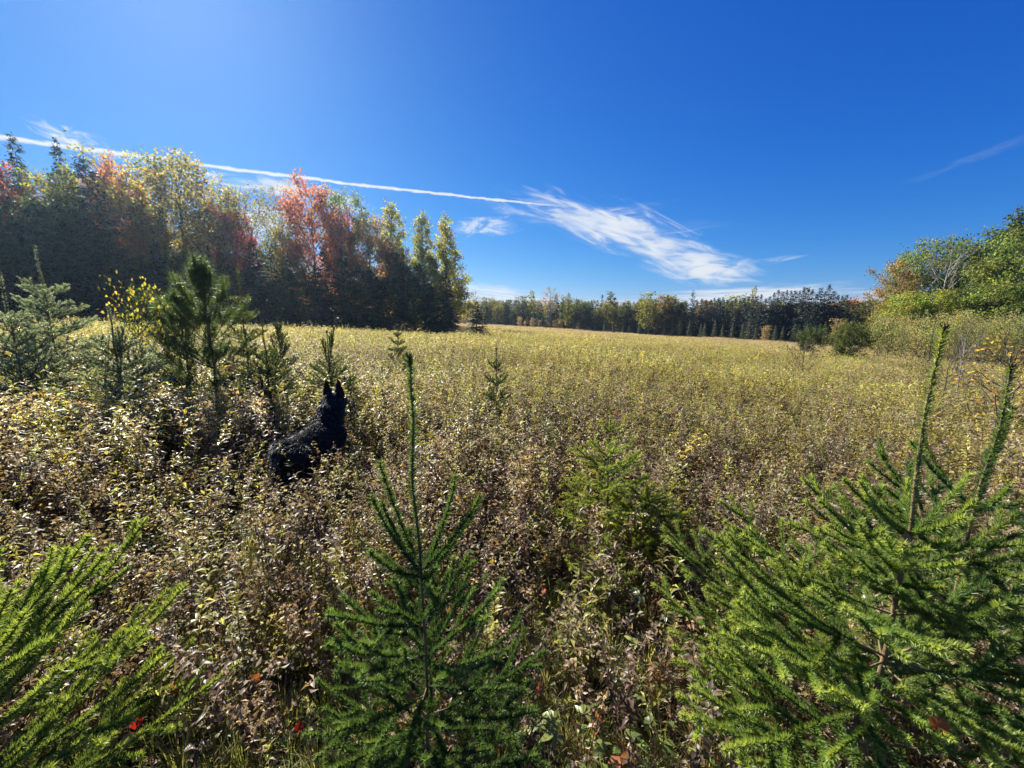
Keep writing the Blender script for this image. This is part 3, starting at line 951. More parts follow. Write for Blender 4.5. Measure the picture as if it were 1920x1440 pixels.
def clump(seed, nst, rad, h, top, low, lw=.085, nl=11, plume=.3):
    """a patch of far meadow: stems crowded with fewer, larger leaves"""
    rng = np.random.default_rng(seed)
    mb = MB()
    P, D, L, C = [], [], [], []
    for i in range(nst):
        a = rng.uniform(0, 6.28); r = rad * math.sqrt(rng.random())
        b = np.array([r * math.cos(a), r * math.sin(a), 0]); hh = h * rng.uniform(.6, 1.12)
        u = rng.uniform(.2, 1, nl)
        P.append(b + np.stack([rng.normal(0, .02, nl), rng.normal(0, .02, nl), u * hh], -1))
        D.append(rnd_dir(rng, nl, -.3, .8)); L.append(lw * rng.uniform(.6, 1.3, nl) * (1.15 - .5 * u))
        t = np.clip(u + rng.normal(0, .15, nl), 0, 1)[:, None]
        c = (np.asarray(low) * (1 - t) + np.asarray(top) * t) * np.exp(rng.normal(0, .2)) * np.exp(rng.normal(0, .2, (nl, 1)))
        if rng.random() < plume:
            k = u > .75
            c[k] = np.array([.52, .44, .31]) * rng.uniform(.7, 1.15)
        C.append(c)
    P, D, L, C = map(np.concatenate, (P, D, L, C))
    n = len(P)
    mb.leaves(P, D, rng.normal(size=(n, 3)) + [0, 0, .7], L, L * .38, C, .2, .2, simple=True)
    return mb


YG, YL, BR, DB, TN = (.43, .43, .13), (.56, .50, .14), (.17, .11, .065), (.085, .055, .04), (.40, .31, .2)
GRc = (.16, .21, .06)
K = []          # meadow kinds
kinds = {}


def addk(cls, mb):
    kinds.setdefault(cls, []).append(len(K))
    K.append(mb.mesh('meadow_' + cls, [M_WEED]))


for s in range(5):
    addk('gold', goldenrod(100 + s, .62 + .06 * s, YG, BR, 0, 50))
for s in range(4):
    addk('yellow', goldenrod(120 + s, .6 + .07 * s, YL, (.20, .15, .05), 0, 46))
for s in range(4):
    addk('dry', goldenrod(140 + s, .6 + .07 * s, (.29, .20, .14), (.09, .058, .05), .8, 56, True))
for s in range(3):
    addk('plume', goldenrod(150 + s, .72 + .05 * s, (.38, .35, .10), BR, .3, 44, True))
for s in range(5):
    addk('sweet', meadowsweet(160 + s, .52 + .05 * s, (.20, .125, .085), (.36, .285, .20)))
for s in range(3):
    addk('sweetg', meadowsweet(170 + s, .5 + .05 * s, (.26, .24, .08), (.40, .35, .13)))
for s in range(4):
    addk('grass', grass_tuft(180 + s, .20 + .04 * s, 60, (.50, .42, .25), (.27, .28, .10)))
for s in range(3):
    addk('green', grass_tuft(190 + s, .22 + .05 * s, 44, (.16, .22, .05), (.32, .32, .11)))
for s in range(4):
    addk('broad', broadleaf(200 + s, .28 + .06 * s, GRc, (.30, .29, .06)))
for s in range(2):
    addk('red', broadleaf(210 + s, .35, (.40, .06, .03), (.42, .16, .04)))
for s in range(4):
    addk('litter', litter(220 + s))
for s in range(4):
    addk('clump', clump(230 + s, 24, .5, .72, (.46, .43, .11), (.14, .10, .06), lw=.10))
for s in range(4):
    addk('clumpd', clump(240 + s, 22, .5, .70, (.40, .32, .15), (.11, .075, .05), plume=.6, lw=.095))
for s in range(4):
    addk('far', clump(250 + s, 46, 1.1, .75, (.44, .40, .13), (.22, .165, .09), .15, 8, .35))

# where the dog stands and the young conifers: keep the weeds from growing through them
DOG = np.array([-1.80, 3.38])
DOG_H = R(6)          # heading, to the right of straight ahead


def sector(rng, n, r0, r1, a0=-63, a1=63):
    r = np.sqrt(rng.uniform(r0 * r0, r1 * r1, n)); a = np.radians(rng.uniform(a0, a1, n))
    return r * np.sin(a), r * np.cos(a), r


def pnoise(x, y, f, s):
    return .5 + .5 * np.clip(.6 * wave(x, y, f, s) + .4 * wave(x + 3.1, y - 1.7, f * 2.3, s + 1.3), -1, 1)


def choose(rng, w):
    """w: dict class -> weight array; returns the kind index for each point"""
    names = list(w); W = np.stack([w[k] for k in names], 1); W = W / W.sum(1, keepdims=True)
    cum = np.cumsum(W, 1); r = rng.random((len(W), 1))
    ci = (r > cum).sum(1).clip(0, len(names) - 1)
    out = np.zeros(len(W), int)
    for i, nme in enumerate(names):
        k = ci == i
        out[k] = np.array(kinds[nme])[rng.integers(0, len(kinds[nme]), k.sum())]
    return out, ci, names


rng = np.random.default_rng(404)
PX, PY, PS, PK, PT = [], [], [], [], []
MIN_S = .0

# near and middle field: single plants
for (n, r0, r1) in ((5200, 1.15, 7.5), (9500, 7.5, 17), (9000, 17, 30)):
    x, y, r = sector(rng, n, r0, r1)
    a = np.degrees(np.arctan2(x, y))
    na = pnoise(x, y, .8, 1.0); nb = pnoise(x, y, .33, 3.0)
    nearness = sstep(7.0, 2.2, r); vnear = sstep(2.4, 1.3, r)
    left = sstep(-8, -28, a); path = np.exp(-((x - .28) / .35) ** 2) * sstep(2.6, 1.4, r)
    w = {
        'gold': .75 + 1.6 * (1 - nearness) * (.35 + nb) + .5 * na * nearness + .35 * left,
        'yellow': .25 + .55 * (1 - nearness) * nb,
        'dry': 1.6 * nearness * (.5 + nb) + .9 * (1 - na) + .3 * (1 - nb) + .1,
        'plume': .55 + .5 * nb,
        'sweet': 3.4 * nearness * (.15 + .5 * na + 1.1 * np.exp(-((x + .95) ** 2 + (y - 2.5) ** 2) / 1.1)) + .15,
        'sweetg': .35 * nearness + .15 * na,
        'grass': .25 + 1.7 * vnear + 1.3 * path,
        'green': .1 + 3.4 * vnear * (.4 + left),
        'broad': .14 + .35 * vnear + .2 * left * nearness,
        'red': np.full(n, .035),
        'litter': 2.2 * vnear + 1.5 * path,
    }
    tall = 1 - vnear * .55 - .5 * path
    for k in ('gold', 'yellow', 'dry', 'plume', 'sweet', 'sweetg'):
        w[k] = w[k] * np.clip(tall, .04, 1)
    ki, ci, names = choose(rng, w)
    s = rng.normal(.94, .17, n).clip(.5, 1.5) * (.86 + .28 * nb) * np.interp(r, [1.2, 2.0, 3.2, 30], [.62, .78, .95, 1.0])
    # lower growth just around and before the dog
    dx, dy_ = x - DOG[0], y - DOG[1]
    fx, fy = math.sin(DOG_H), math.cos(DOG_H)
    al = dx * fx + dy_ * fy; ac = dx * fy - dy_ * fx
    inside = (np.abs(al) < .52) & (np.abs(ac) < .20)
    near_dog = (np.abs(al) < .75) & (ac > -.5) & (ac < 1.1)
    front = (dy_ < .2) & (dy_ > -1.3) & (np.abs(dx - .1) < .75)
    s = np.where(front, s * .66, np.where(near_dog, s * .8, s))
    keep = ~(inside & (ci < 6)) 
    # thin out where the young spruces stand
    for (sx_, sy_, rr) in ((-.27, 1.0, .28), (1.15, 1.0, .45), (-1.5, .8, .4), (-.22, 5.2, .45), (.64, 2.35, .42), (.82, 2.15, .40), (.4, 1.8, .25), (.66, 2.0, .25), (.85, 1.75, .22)):
        dq = np.hypot(x - sx_, y - sy_)
        keep &= ~((dq < rr) & (rng.random(n) < .8))
    keep &= ~((y < 1.0) & (r < 1.3))
    PX.append(x[keep]); PY.append(y[keep]); PS.append(s[keep]); PK.append(ki[keep])
    b = np.exp(rng.normal(0, .18, n)) * (.74 + .48 * nb)
    h = rng.normal(0, .06, n)
    PT.append(np.stack([b * (1 + h), b, b * (1 - h)], -1)[keep])
# ground cover of litter and short grass near the camera
x, y, r = sector(rng, 4600, .95, 4.0)
w = {'sweet': .18 + 0 * x, 'dry': .3 + 0 * x, 'gold': .25 + 0 * x, 'grass': 1.1 + 0 * x, 'green': .9 + 1.0 * sstep(0, -1.2, x), 'litter': 1.5 + 0 * x, 'broad': .25 + 0 * x}
ki, ci, names = choose(rng, w)
PX.append(x); PY.append(y); PS.append(rng.uniform(.45, .85, len(x))); PK.append(ki)
PT.append(np.exp(rng.normal(0, .15, (len(x), 1))) * np.ones((len(x), 3)))
# middle distance: clumps thicken the cover
for (n, r0, r1, cls) in ((5200, 12, 42, 'clump'), (2600, 12, 45, 'clumpd')):
    x, y, r = sector(rng, n, r0, r1)
    na = pnoise(x, y, .33, 3.0 if cls == 'clump' else 5.5)
    keep = rng.random(n) < .25 + .9 * na
    ki, _, _ = choose(rng, {cls: np.ones(n)})
    PX.append(x[keep]); PY.append(y[keep]); PS.append((rng.uniform(.8, 1.15, n) * (.85 + .25 * na))[keep]); PK.append(ki[keep])
    b = np.exp(rng.normal(0, .12, n)) * (.88 + .25 * na); h = rng.normal(0, .05, n)
    PT.append(np.stack([b * (1 + h), b, b * (1 - h)], -1)[keep])
n = 16000
x, y, r = sector(rng, n, 38, 175, -60, 58)
na = pnoise(x, y, .11, 1.2)
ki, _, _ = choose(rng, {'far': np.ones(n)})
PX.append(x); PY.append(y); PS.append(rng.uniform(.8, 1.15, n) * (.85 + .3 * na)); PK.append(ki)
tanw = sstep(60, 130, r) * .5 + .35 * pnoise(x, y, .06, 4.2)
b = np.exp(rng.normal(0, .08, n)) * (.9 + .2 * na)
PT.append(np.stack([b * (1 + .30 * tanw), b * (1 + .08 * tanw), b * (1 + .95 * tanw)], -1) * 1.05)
PX, PY, PS, PK, PT = map(np.concatenate, (PX, PY, PS, PK, PT))
n = len(PX)
rot = np.stack([rng.normal(0, .09, n), rng.normal(0, .09, n), rng.uniform(0, 6.28, n)], -1)
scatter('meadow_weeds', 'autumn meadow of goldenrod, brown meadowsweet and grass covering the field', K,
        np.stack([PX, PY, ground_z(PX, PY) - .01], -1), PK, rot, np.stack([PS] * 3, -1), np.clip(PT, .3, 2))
print('meadow instances', n)

# ------------------------------------------------------------------ young conifers with real needles
def axis_pts(p0, az, e0, e1, L, k=7, rng=None, wob=.0):
    q = np.linspace(0, 1, k)
    el = e0 + (e1 - e0) * (q[:-1] + .5 / (k - 1))
    st_ = L / (k - 1)
    a = az + (rng.normal(0, wob, k - 1) if rng is not None else 0)
    d = np.stack([np.cos(a) * np.cos(el), np.sin(a) * np.cos(el), np.sin(el)], -1) * st_
    return np.concatenate([[p0], p0 + np.cumsum(d, 0)])


def needle_axis(mb, pts, dens, nl, nw, col, rng, fwd=.55, quad=False, start=.0, tipcol=None, tuft=True):
    seg = np.linalg.norm(np.diff(pts, axis=0), axis=1)
    cum = np.concatenate([[0], np.cumsum(seg)]); L = cum[-1]
    n = int(dens * L * (1 - start))
    if n < 2:
        return
    s = rng.uniform(start, 1, n) * L
    P = np.stack([np.interp(s, cum, pts[:, a]) for a in range(3)], -1)
    tg = nrm(np.gradient(pts, axis=0))
    t = nrm(np.stack([np.interp(s, cum, tg[:, a]) for a in range(3)], -1))
    v = rng.normal(size=(n, 3)) + np.array([0, 0, .55])
    rad = nrm(v - (v * t).sum(1, keepdims=True) * t)
    d = rad + t * (fwd * rng.uniform(.6, 1.5, n))[:, None]
    c = np.asarray(col) * np.exp(rng.normal(0, .16, n))[:, None]
    if tipcol is not None:
        w = (np.clip(s / L, 0, 1) ** 2)[:, None]
        c = c * (1 - w) + np.asarray(tipcol) * w * np.exp(rng.normal(0, .15, n))[:, None]
    mb.needles(P, d, nl * rng.uniform(.8, 1.12, n), nw, c, rng, quad)
    if tuft:
        m = 14
        mb.needles(np.repeat(pts[-1:], m, 0), tg[-1] + rng.normal(0, .45, (m, 3)), nl * rng.uniform(.5, .9, m), nw, np.asarray(tipcol if tipcol is not None else col), rng, quad)


def young_conifer(name, label, base, H, whorls, seed, leader=(0, 0), dens=1700, nl=.0175, nw=.0032, col=(.05, .085, .022), tip=(.10, .14, .03),
                  second=True, quad=False, trunk_r=.011, cat='young spruce', group=None, e0=R(30), e1=R(52), internode=2, flat=False, extra=None, leaf_dens=1.0, tw=1.0, az_list=None, mid=False):
    """whorls: (height, number of branches, length, start elevation)"""
    rng = np.random.default_rng(seed)
    root = thing(name, label, cat, base, 0, group)
    q = np.linspace(0, 1, 10)
    tp = np.stack([leader[0] * q ** 2, leader[1] * q ** 2, q * H], -1)
    tp[1:-1, :2] += rng.normal(0, .004, (8, 2))
    rad = trunk_r * (1 - q * .72)
    mb = MB(); mb.tube(tp, rad, 7, (1, 1, 1))
    tr = link('trunk', mb.mesh('trunk', [M_TWIG], True), root)
    top_w = max(w[0] for w in whorls)
    nb = MB()
    s0 = top_w / H
    lead = np.stack([np.interp(np.linspace(s0, 1, 9), q, tp[:, a]) for a in range(3)], -1)
    needle_axis(nb, lead, dens * .85 * leaf_dens, nl, nw, np.asarray(col), rng, .7, quad, tipcol=tip)
    low = np.stack([np.interp(np.linspace(s0 * .55, s0, 9), q, tp[:, a]) for a in range(3)], -1)
    needle_axis(nb, low, dens * .25, nl * .9, nw, np.asarray(col) * .8, rng, .9, quad, tuft=False)
    nb.needles(np.repeat(lead[-1:], 46, 0) - np.array([0, 0, 1.]) * rng.uniform(0, .02, (46, 1)), np.array([0, 0, 1.]) + rng.normal(0, .5, (46, 3)), nl * .9, nw, np.asarray(col) * .8, rng, False)
    mb_ = MB()
    for k in range(5):
        a_ = k * 1.26; e_ = np.array([math.cos(a_), math.sin(a_), 1.2]) * (.006 if k else 0) + np.array([0, 0, .008 if not k else 0])
        mb_.tube([lead[-1] + e_ * .2, lead[-1] + e_ * .9, lead[-1] + e_ * 1.6 + [0, 0, .003]], [.0022, .0034, .0006], 5, (1, 1, 1))
    link('bud', mb_.mesh('bud', [M_TWIG]), tr)
    link('needles', nb.mesh('needles', [M_NEEDLE]), tr)
    jobs = []
    for wi, (h, cnt, L, el) in enumerate(whorls):
        a0 = rng.uniform(0, 6.28)
        for j in range(cnt):
            az = a0 + j * 2 * pi / cnt + rng.normal(0, .22)
            if az_list and wi in az_list and j < len(az_list[wi]):
                az = R(az_list[wi][j])
            jobs.append((h + rng.normal(0, .012), az, L * rng.uniform(.82, 1.15), el + rng.normal(0, .10), wi))
        if wi + 1 < len(whorls):
            for j in range(internode):
                hh = rng.uniform(whorls[wi + 1][0], h); jobs.append((hh, rng.uniform(0, 6.28), L * rng.uniform(.35, .6), el - .1, wi))
    for e_ in (extra or []):
        jobs.append((*e_, 0))
    for h, az, L, el, wi in jobs:
        p0 = np.array([np.interp(h / H, q, tp[:, a]) for a in range(3)])
        pts = axis_pts(p0, az, el, min(el + (e1 - e0), R(78)), L, 7, rng, .05)
        bw, bn = MB(), MB()
        rb = trunk_r * .30 * min(1.2, .5 + L)
        bw.tube(pts, np.linspace(rb, rb * .35, 7), 5, (1, 1, 1))
        b = np.exp(rng.normal(0, .14))
        c = np.asarray(col) * b; tc_ = np.asarray(tip) * b
        bare = .15 if L > .3 else .05
        needle_axis(bn, pts, dens * leaf_dens, nl, nw, c, rng, .8, quad, bare, tc_)
        if second:
            nt = int(L / (.046 if mid else .085) * tw) if (wi > 0 or mid) else 0
            for k in range(nt):
                s = np.interp(k + rng.uniform(0, .8), [0, nt], [.22, .93])
                tl = (L * (1 - s) * .60 + .06) * rng.uniform(.65, 1.1)
                pb = np.array([np.interp(s, np.linspace(0, 1, 7), pts[:, a]) for a in range(3)])
                sgn = -1 if k % 2 else 1
                tz = el + rng.normal(-.05, .16) + (.0 if flat else .12)
                tpt = axis_pts(pb, az + sgn * rng.uniform(.62, .95), tz, tz + .22, tl, 4, rng, .05)
                bw.tube(tpt, np.linspace(rb * .45, rb * .22, 4), 3, (1, 1, 1))
                needle_axis(bn, tpt, dens * .92 * leaf_dens, nl * .95, nw, c * np.exp(rng.normal(0, .1)), rng, .8, quad, .02, tc_)
                if tl > .20:
                    for k2 in range(int(tl / .085)):
                        s2 = rng.uniform(.25, .85); t2 = tl * (1 - s2) * .5 + .05
                        pb2 = np.array([np.interp(s2, np.linspace(0, 1, 4), tpt[:, a]) for a in range(3)])
                        az2 = az + sgn * .78 + (1 if k2 % 2 else -1) * .75
                        t2p = axis_pts(pb2, az2, tz, tz + .15, t2, 3, rng, .05)
                        needle_axis(bn, t2p, dens * .9 * leaf_dens, nl * .95, nw, c * np.exp(rng.normal(0, .1)), rng, .8, quad, 0, tc_)
        br = link('branch', bw.mesh('branch', [M_TWIG], True), root)
        if bn.n:
            link('needles', bn.mesh('needles', [M_NEEDLE]), br)
    return root


def gbase(p):
    return (p[0], p[1], float(ground_z(p[0], p[1])) - .02)


def zrel(px, py, y, base):
    return at(px, py, y)[2] - base[2]


# --- front spruce
y0 = 1.0
b = gbase(at(786, 900, y0))
Hf = zrel(781, 672, y0, b); w1 = zrel(790, 1082, y0, b); w2 = zrel(796, 1165, y0, b); w3 = zrel(797, 1232, y0, b)
young_conifer('young_spruce', 'small dark green spruce with one tall bare-looking leader in the middle foreground', b, Hf,
              [(w1, 5, .27, R(38)), (w2, 4, .27, R(30)), (w3, 6, .29, R(26)), (w3 - .10, 7, .33, R(20)), (w3 - .20, 8, .36, R(15)), (w3 - .31, 8, .38, R(10)), (w3 - .42, 7, .38, R(5)), (.12, 6, .36, R(4))],
              301, leader=(-.012, 0), dens=2500, nl=.0195, nw=.0034, trunk_r=.0068, col=(.065, .12, .04), tip=(.14, .21, .06), az_list={0: [165, 145, 25, 8, 250]},
              extra=[(w1 + .03, R(200), .34, R(70)), (w1, R(40), .30, R(55))])
# --- right spruce
b = gbase(at(1700, 1000, 1.02))
Hr = zrel(1757, 617, 1.02, b); v1 = zrel(1705, 1005, 1.02, b)
young_conifer('young_spruce', 'large bright green spruce filling the right foreground, with the tallest leader', b, Hr,
              [(v1, 6, .21, R(32)), (v1 - .12, 6, .31, R(26)), (v1 - .25, 6, .46, R(20)), (v1 - .42, 7, .62, R(15)), (v1 - .57, 7, .70, R(12)), (v1 - .72, 7, .72, R(6)), (.16, 6, .62, R(2))],
              302, dens=2300, nl=.021, nw=.0037, col=(.13, .205, .055), tip=(.33, .39, .10), trunk_r=.011, internode=3)
b = gbase(at(1815, 1000, 1.12))
Hs = zrel(1868, 690, 1.12, b); v1 = zrel(1800, 960, 1.12, b)
young_conifer('young_spruce', 'second spruce leaning at the right picture edge, with two dark leaders', b, Hs,
              [(v1, 5, .24, R(36)), (v1 - .18, 5, .36, R(26)), (v1 - .36, 6, .46, R(18)), (v1 - .56, 6, .55, R(12))],
              303, leader=(.05, .02), dens=2300, nl=.021, nw=.0037, col=(.085, .15, .05), tip=(.18, .25, .07), trunk_r=.009, extra=[(v1 - .02, R(20), .36, R(68))])
# --- left spruce: trunk just outside the picture
b = gbase((-1.52, .80, 0))
young_conifer('young_spruce', 'bright green spruce reaching in from the lower left corner with long upswept branches', b, 1.25,
              [(.92, 5, .16, R(36)), (.74, 6, .30, R(36)), (.60, 7, .52, R(34)), (.47, 7, .60, R(30)), (.34, 6, .66, R(24)), (.21, 5, .66, R(16)), (.10, 4, .58, R(8))],
              304, dens=2100, nl=.0215, nw=.004, col=(.11, .17, .045), tip=(.31, .37, .09), trunk_r=.012, tw=.42,
              az_list={1: [20, 60, -10, 100], 2: [5, 40, 70, -25], 3: [15, -5, 50, 85, -30], 4: [10, 35, 60, -15, -40], 5: [0, 30, 55, -30]})
# --- small ones close by
b = gbase(at(1366, 1200, 1.5))
young_conifer('young_spruce', 'knee-high spruce beside the left branches of the large right spruce', b, zrel(1366, 1050, 1.5, b), [(.52, 5, .16, R(30)), (.38, 5, .24, R(20)), (.24, 5, .28, R(12)), (.12, 4, .28, R(6))],
              305, dens=1200, trunk_r=.007, col=(.06, .095, .025), tip=(.12, .15, .03))
b = gbase(at(1140, 900, 2.5)); H_ = zrel(1142, 772, 2.5, b)
young_conifer('young_fir', 'feathery yellow-green fir standing alone among the brown weeds', b, H_, [(H_ - .14, 4, .12, R(30)), (H_ - .30, 4, .16, R(22)), (H_ - .42, 6, .26, R(20)), (H_ - .54, 6, .34, R(14)), (H_ - .68, 6, .38, R(8)), (H_ - .82, 5, .40, R(4))],
              306, dens=1500, tw=1.7, nl=.021, nw=.0038, col=(.20, .26, .07), tip=(.36, .40, .10), trunk_r=.009, flat=True, cat='young fir')
b = gbase(at(1215, 950, 2.35)); H_ = zrel(1215, 925, 2.35, b)
young_conifer('young_fir', 'low bushy fir with bright yellow-green tips right of the feathery fir', b, H_, [(H_ - .05, 6, .20, R(20)), (H_ - .16, 7, .26, R(14)), (H_ - .27, 7, .30, R(8)), (H_ - .38, 5, .26, R(4))],
              307, dens=1600, tw=1.9, nl=.021, nw=.004, col=(.19, .25, .05), tip=(.42, .45, .07), trunk_r=.009, flat=True, cat='young fir')
b = gbase(at(1127, 1100, 1.9)); H_ = zrel(1128, 1012, 1.9, b)
young_conifer('young_fir', 'little fir with a stubby leader below the feathery fir', b, H_, [(H_ - .12, 4, .13, R(22)), (H_ - .24, 5, .20, R(14)), (H_ - .38, 5, .22, R(8))],
              308, dens=1300, tw=1.5, nl=.018, nw=.0034, col=(.17, .22, .06), tip=(.30, .34, .08), trunk_r=.006, flat=True, cat='young fir')

# --- blue spruces, pines and others at the left, 4 to 6 m away
MID = dict(mid=True, internode=3)


def mid_spruce(label, px, top, y, body_top, spread, seed, col, tip, leads=None, dens=520, nl=.028, nw=.0075, name='young_spruce', el=R(25), lead_d=1.0, nwh=7):
    b = gbase(at(px, 600, y)); H = zrel(px, top, y, b); ht = zrel(px, body_top, y, b)
    wh = []
    for i in range(nwh):
        f = i / (nwh - 1)
        wh.append((ht * .95 - (ht * .95 - .18) * f, 6 + (i > 1), spread * .8 * (.34 + .62 * f ** .7), el * (1.25 - .95 * f)))
    return young_conifer(name, label, b, H, wh, seed, dens=dens, nl=nl, nw=nw, col=col, tip=tip, trunk_r=.016, extra=leads, leaf_dens=lead_d, tw=.8, **MID)


BLU, BLT = (.12, .165, .12), (.38, .44, .36)
DSP, DST = (.035, .055, .026), (.08, .11, .04)
mid_spruce('bluish spruce with a thick leader at the left picture edge', 18, 512, 4.2, 600, .75, 311, BLU, BLT)
mid_spruce('tallest bluish spruce with a single high leader before the dark wood', 92, 462, 5.0, 545, .95, 312, BLU, BLT, dens=520)
b3 = at(208, 600, 3.8)
mid_spruce('silvery low spruce with two thin leaders left of the bushy pine', 207, 578, 3.8, 655, .85, 313, (.12, .155, .11), (.33, .38, .30), leads=[(.95, R(30), .5, R(82))])
mid_spruce('pale green spruce with tiered branches right of the bushy pine', 456, 500, 5.6, 560, .62, 314, (.075, .105, .045), (.16, .18, .07))
mid_spruce('dark spruce with a straight bare leader left of the dog', 492, 602, 4.4, 672, .62, 315, DSP, DST, dens=520)
mid_spruce('dark spruce with upright fingers behind the bare-leader spruce', 520, 592, 6.0, 618, .55, 316, DSP, DST, dens=400, el=R(48))
mid_spruce('dark spruce with three thin leaders directly behind the dog', 611, 622, 5.0, 685, .72, 317, DSP, DST, leads=[(1.02, R(10), .5, R(80)), (1.0, R(170), .35, R(76))], dens=420)
mid_spruce('small dim spruce right of the spruce behind the dog', 711, 690, 5.6, 712, .40, 318, DSP, DST, dens=400, nwh=4)
mid_spruce('tiny spruce out in the field above the long leader, upper of two', 744, 616, 11.0, 628, .55, 319, DSP, DST, dens=260, nl=.04, nw=.010, nwh=5)
mid_spruce('tiny spruce just below and right of the other tiny field spruce', 760, 662, 7.0, 672, .36, 320, DSP, DST, dens=260, nl=.035, nw=.009, nwh=4)
mid_spruce('small dark spruce with a thin leader alone in the middle field', 930, 655, 5.2, 684, .42, 321, DSP, DST, dens=520, nl=.03, nw=.007, nwh=5)


def young_pine(label, px, top, y, seed):
    rng = np.random.default_rng(seed)
    b = gbase(at(px, 600, y)); H = zrel(px, top, y, b)
    root = thing('young_pine', label, 'young pine', b)
    q = np.linspace(0, 1, 8); tp = np.stack([rng.normal(0, .01, 8), rng.normal(0, .01, 8), q * H], -1); tp[0] = 0
    mb = MB(); mb.tube(tp, .022 * (1 - .75 * q), 6, (1, 1, 1))
    tr = link('trunk', mb.mesh('trunk', [M_TWIG], True), root)

    def tuft(nb, p, d, n, L, s):
        dd = nrm(d + rng.normal(0, .55, (n, 3)))
        pos = p - nrm(d) * rng.uniform(0, s, (n, 1))
        c = np.array([.10, .15, .06]) * np.exp(rng.normal(0, .25, (n, 1)))
        nb.needles(pos, dd, L * rng.uniform(.7, 1.15, n), .0038, c, rng, False)
    nb = MB()
    tuft(nb, tp[-1], np.array([0, 0, 1.]), 170, .11, .18)
    link('needles', nb.mesh('needles', [M_NEEDLE]), tr)
    for wi, (f, cnt, L, el) in enumerate(((.93, 5, .22, 62), (.84, 6, .34, 56), (.70, 6, .48, 46), (.56, 6, .56, 36), (.42, 6, .58, 26), (.28, 5, .55, 16), (.16, 5, .5, 8))):
        a0 = rng.uniform(0, 6.28)
        for j in range(cnt):
            az = a0 + j * 6.28 / cnt + rng.normal(0, .2)
            pts = axis_pts(np.array([0, 0, f * H]), az, R(el), R(el + 25), L * rng.uniform(.8, 1.15), 6, rng, .06)
            bw, bn = MB(), MB()
            bw.tube(pts, np.linspace(.009, .004, 6), 4, (1, 1, 1))
            tuft(bn, pts[-1], pts[-1] - pts[-2], 150, .10, .20)
            for k in range(7 if wi > 1 else 3):
                s = rng.uniform(.30, .92); pb = np.array([np.interp(s, np.linspace(0, 1, 6), pts[:, a]) for a in range(3)])
                t2 = axis_pts(pb, az + (1 if k % 2 else -1) * .8, R(el + 10), R(el + 35), L * .4, 4, rng, .05)
                bw.tube(t2, np.linspace(.005, .003, 4), 3, (1, 1, 1))
                tuft(bn, t2[-1], t2[-1] - t2[-2], 95, .09, .16)
            br = link('branch', bw.mesh('branch', [M_TWIG], True), root)
            link('needles', bn.mesh('needles', [M_NEEDLE]), br)
    return root


young_pine('bushy long-needled pine standing among the young spruces before the wood', 388, 496, 4.9, 331)
young_pine('smaller long-needled pine tucked at the left foot of the bushy pine', 340, 562, 5.0, 332)


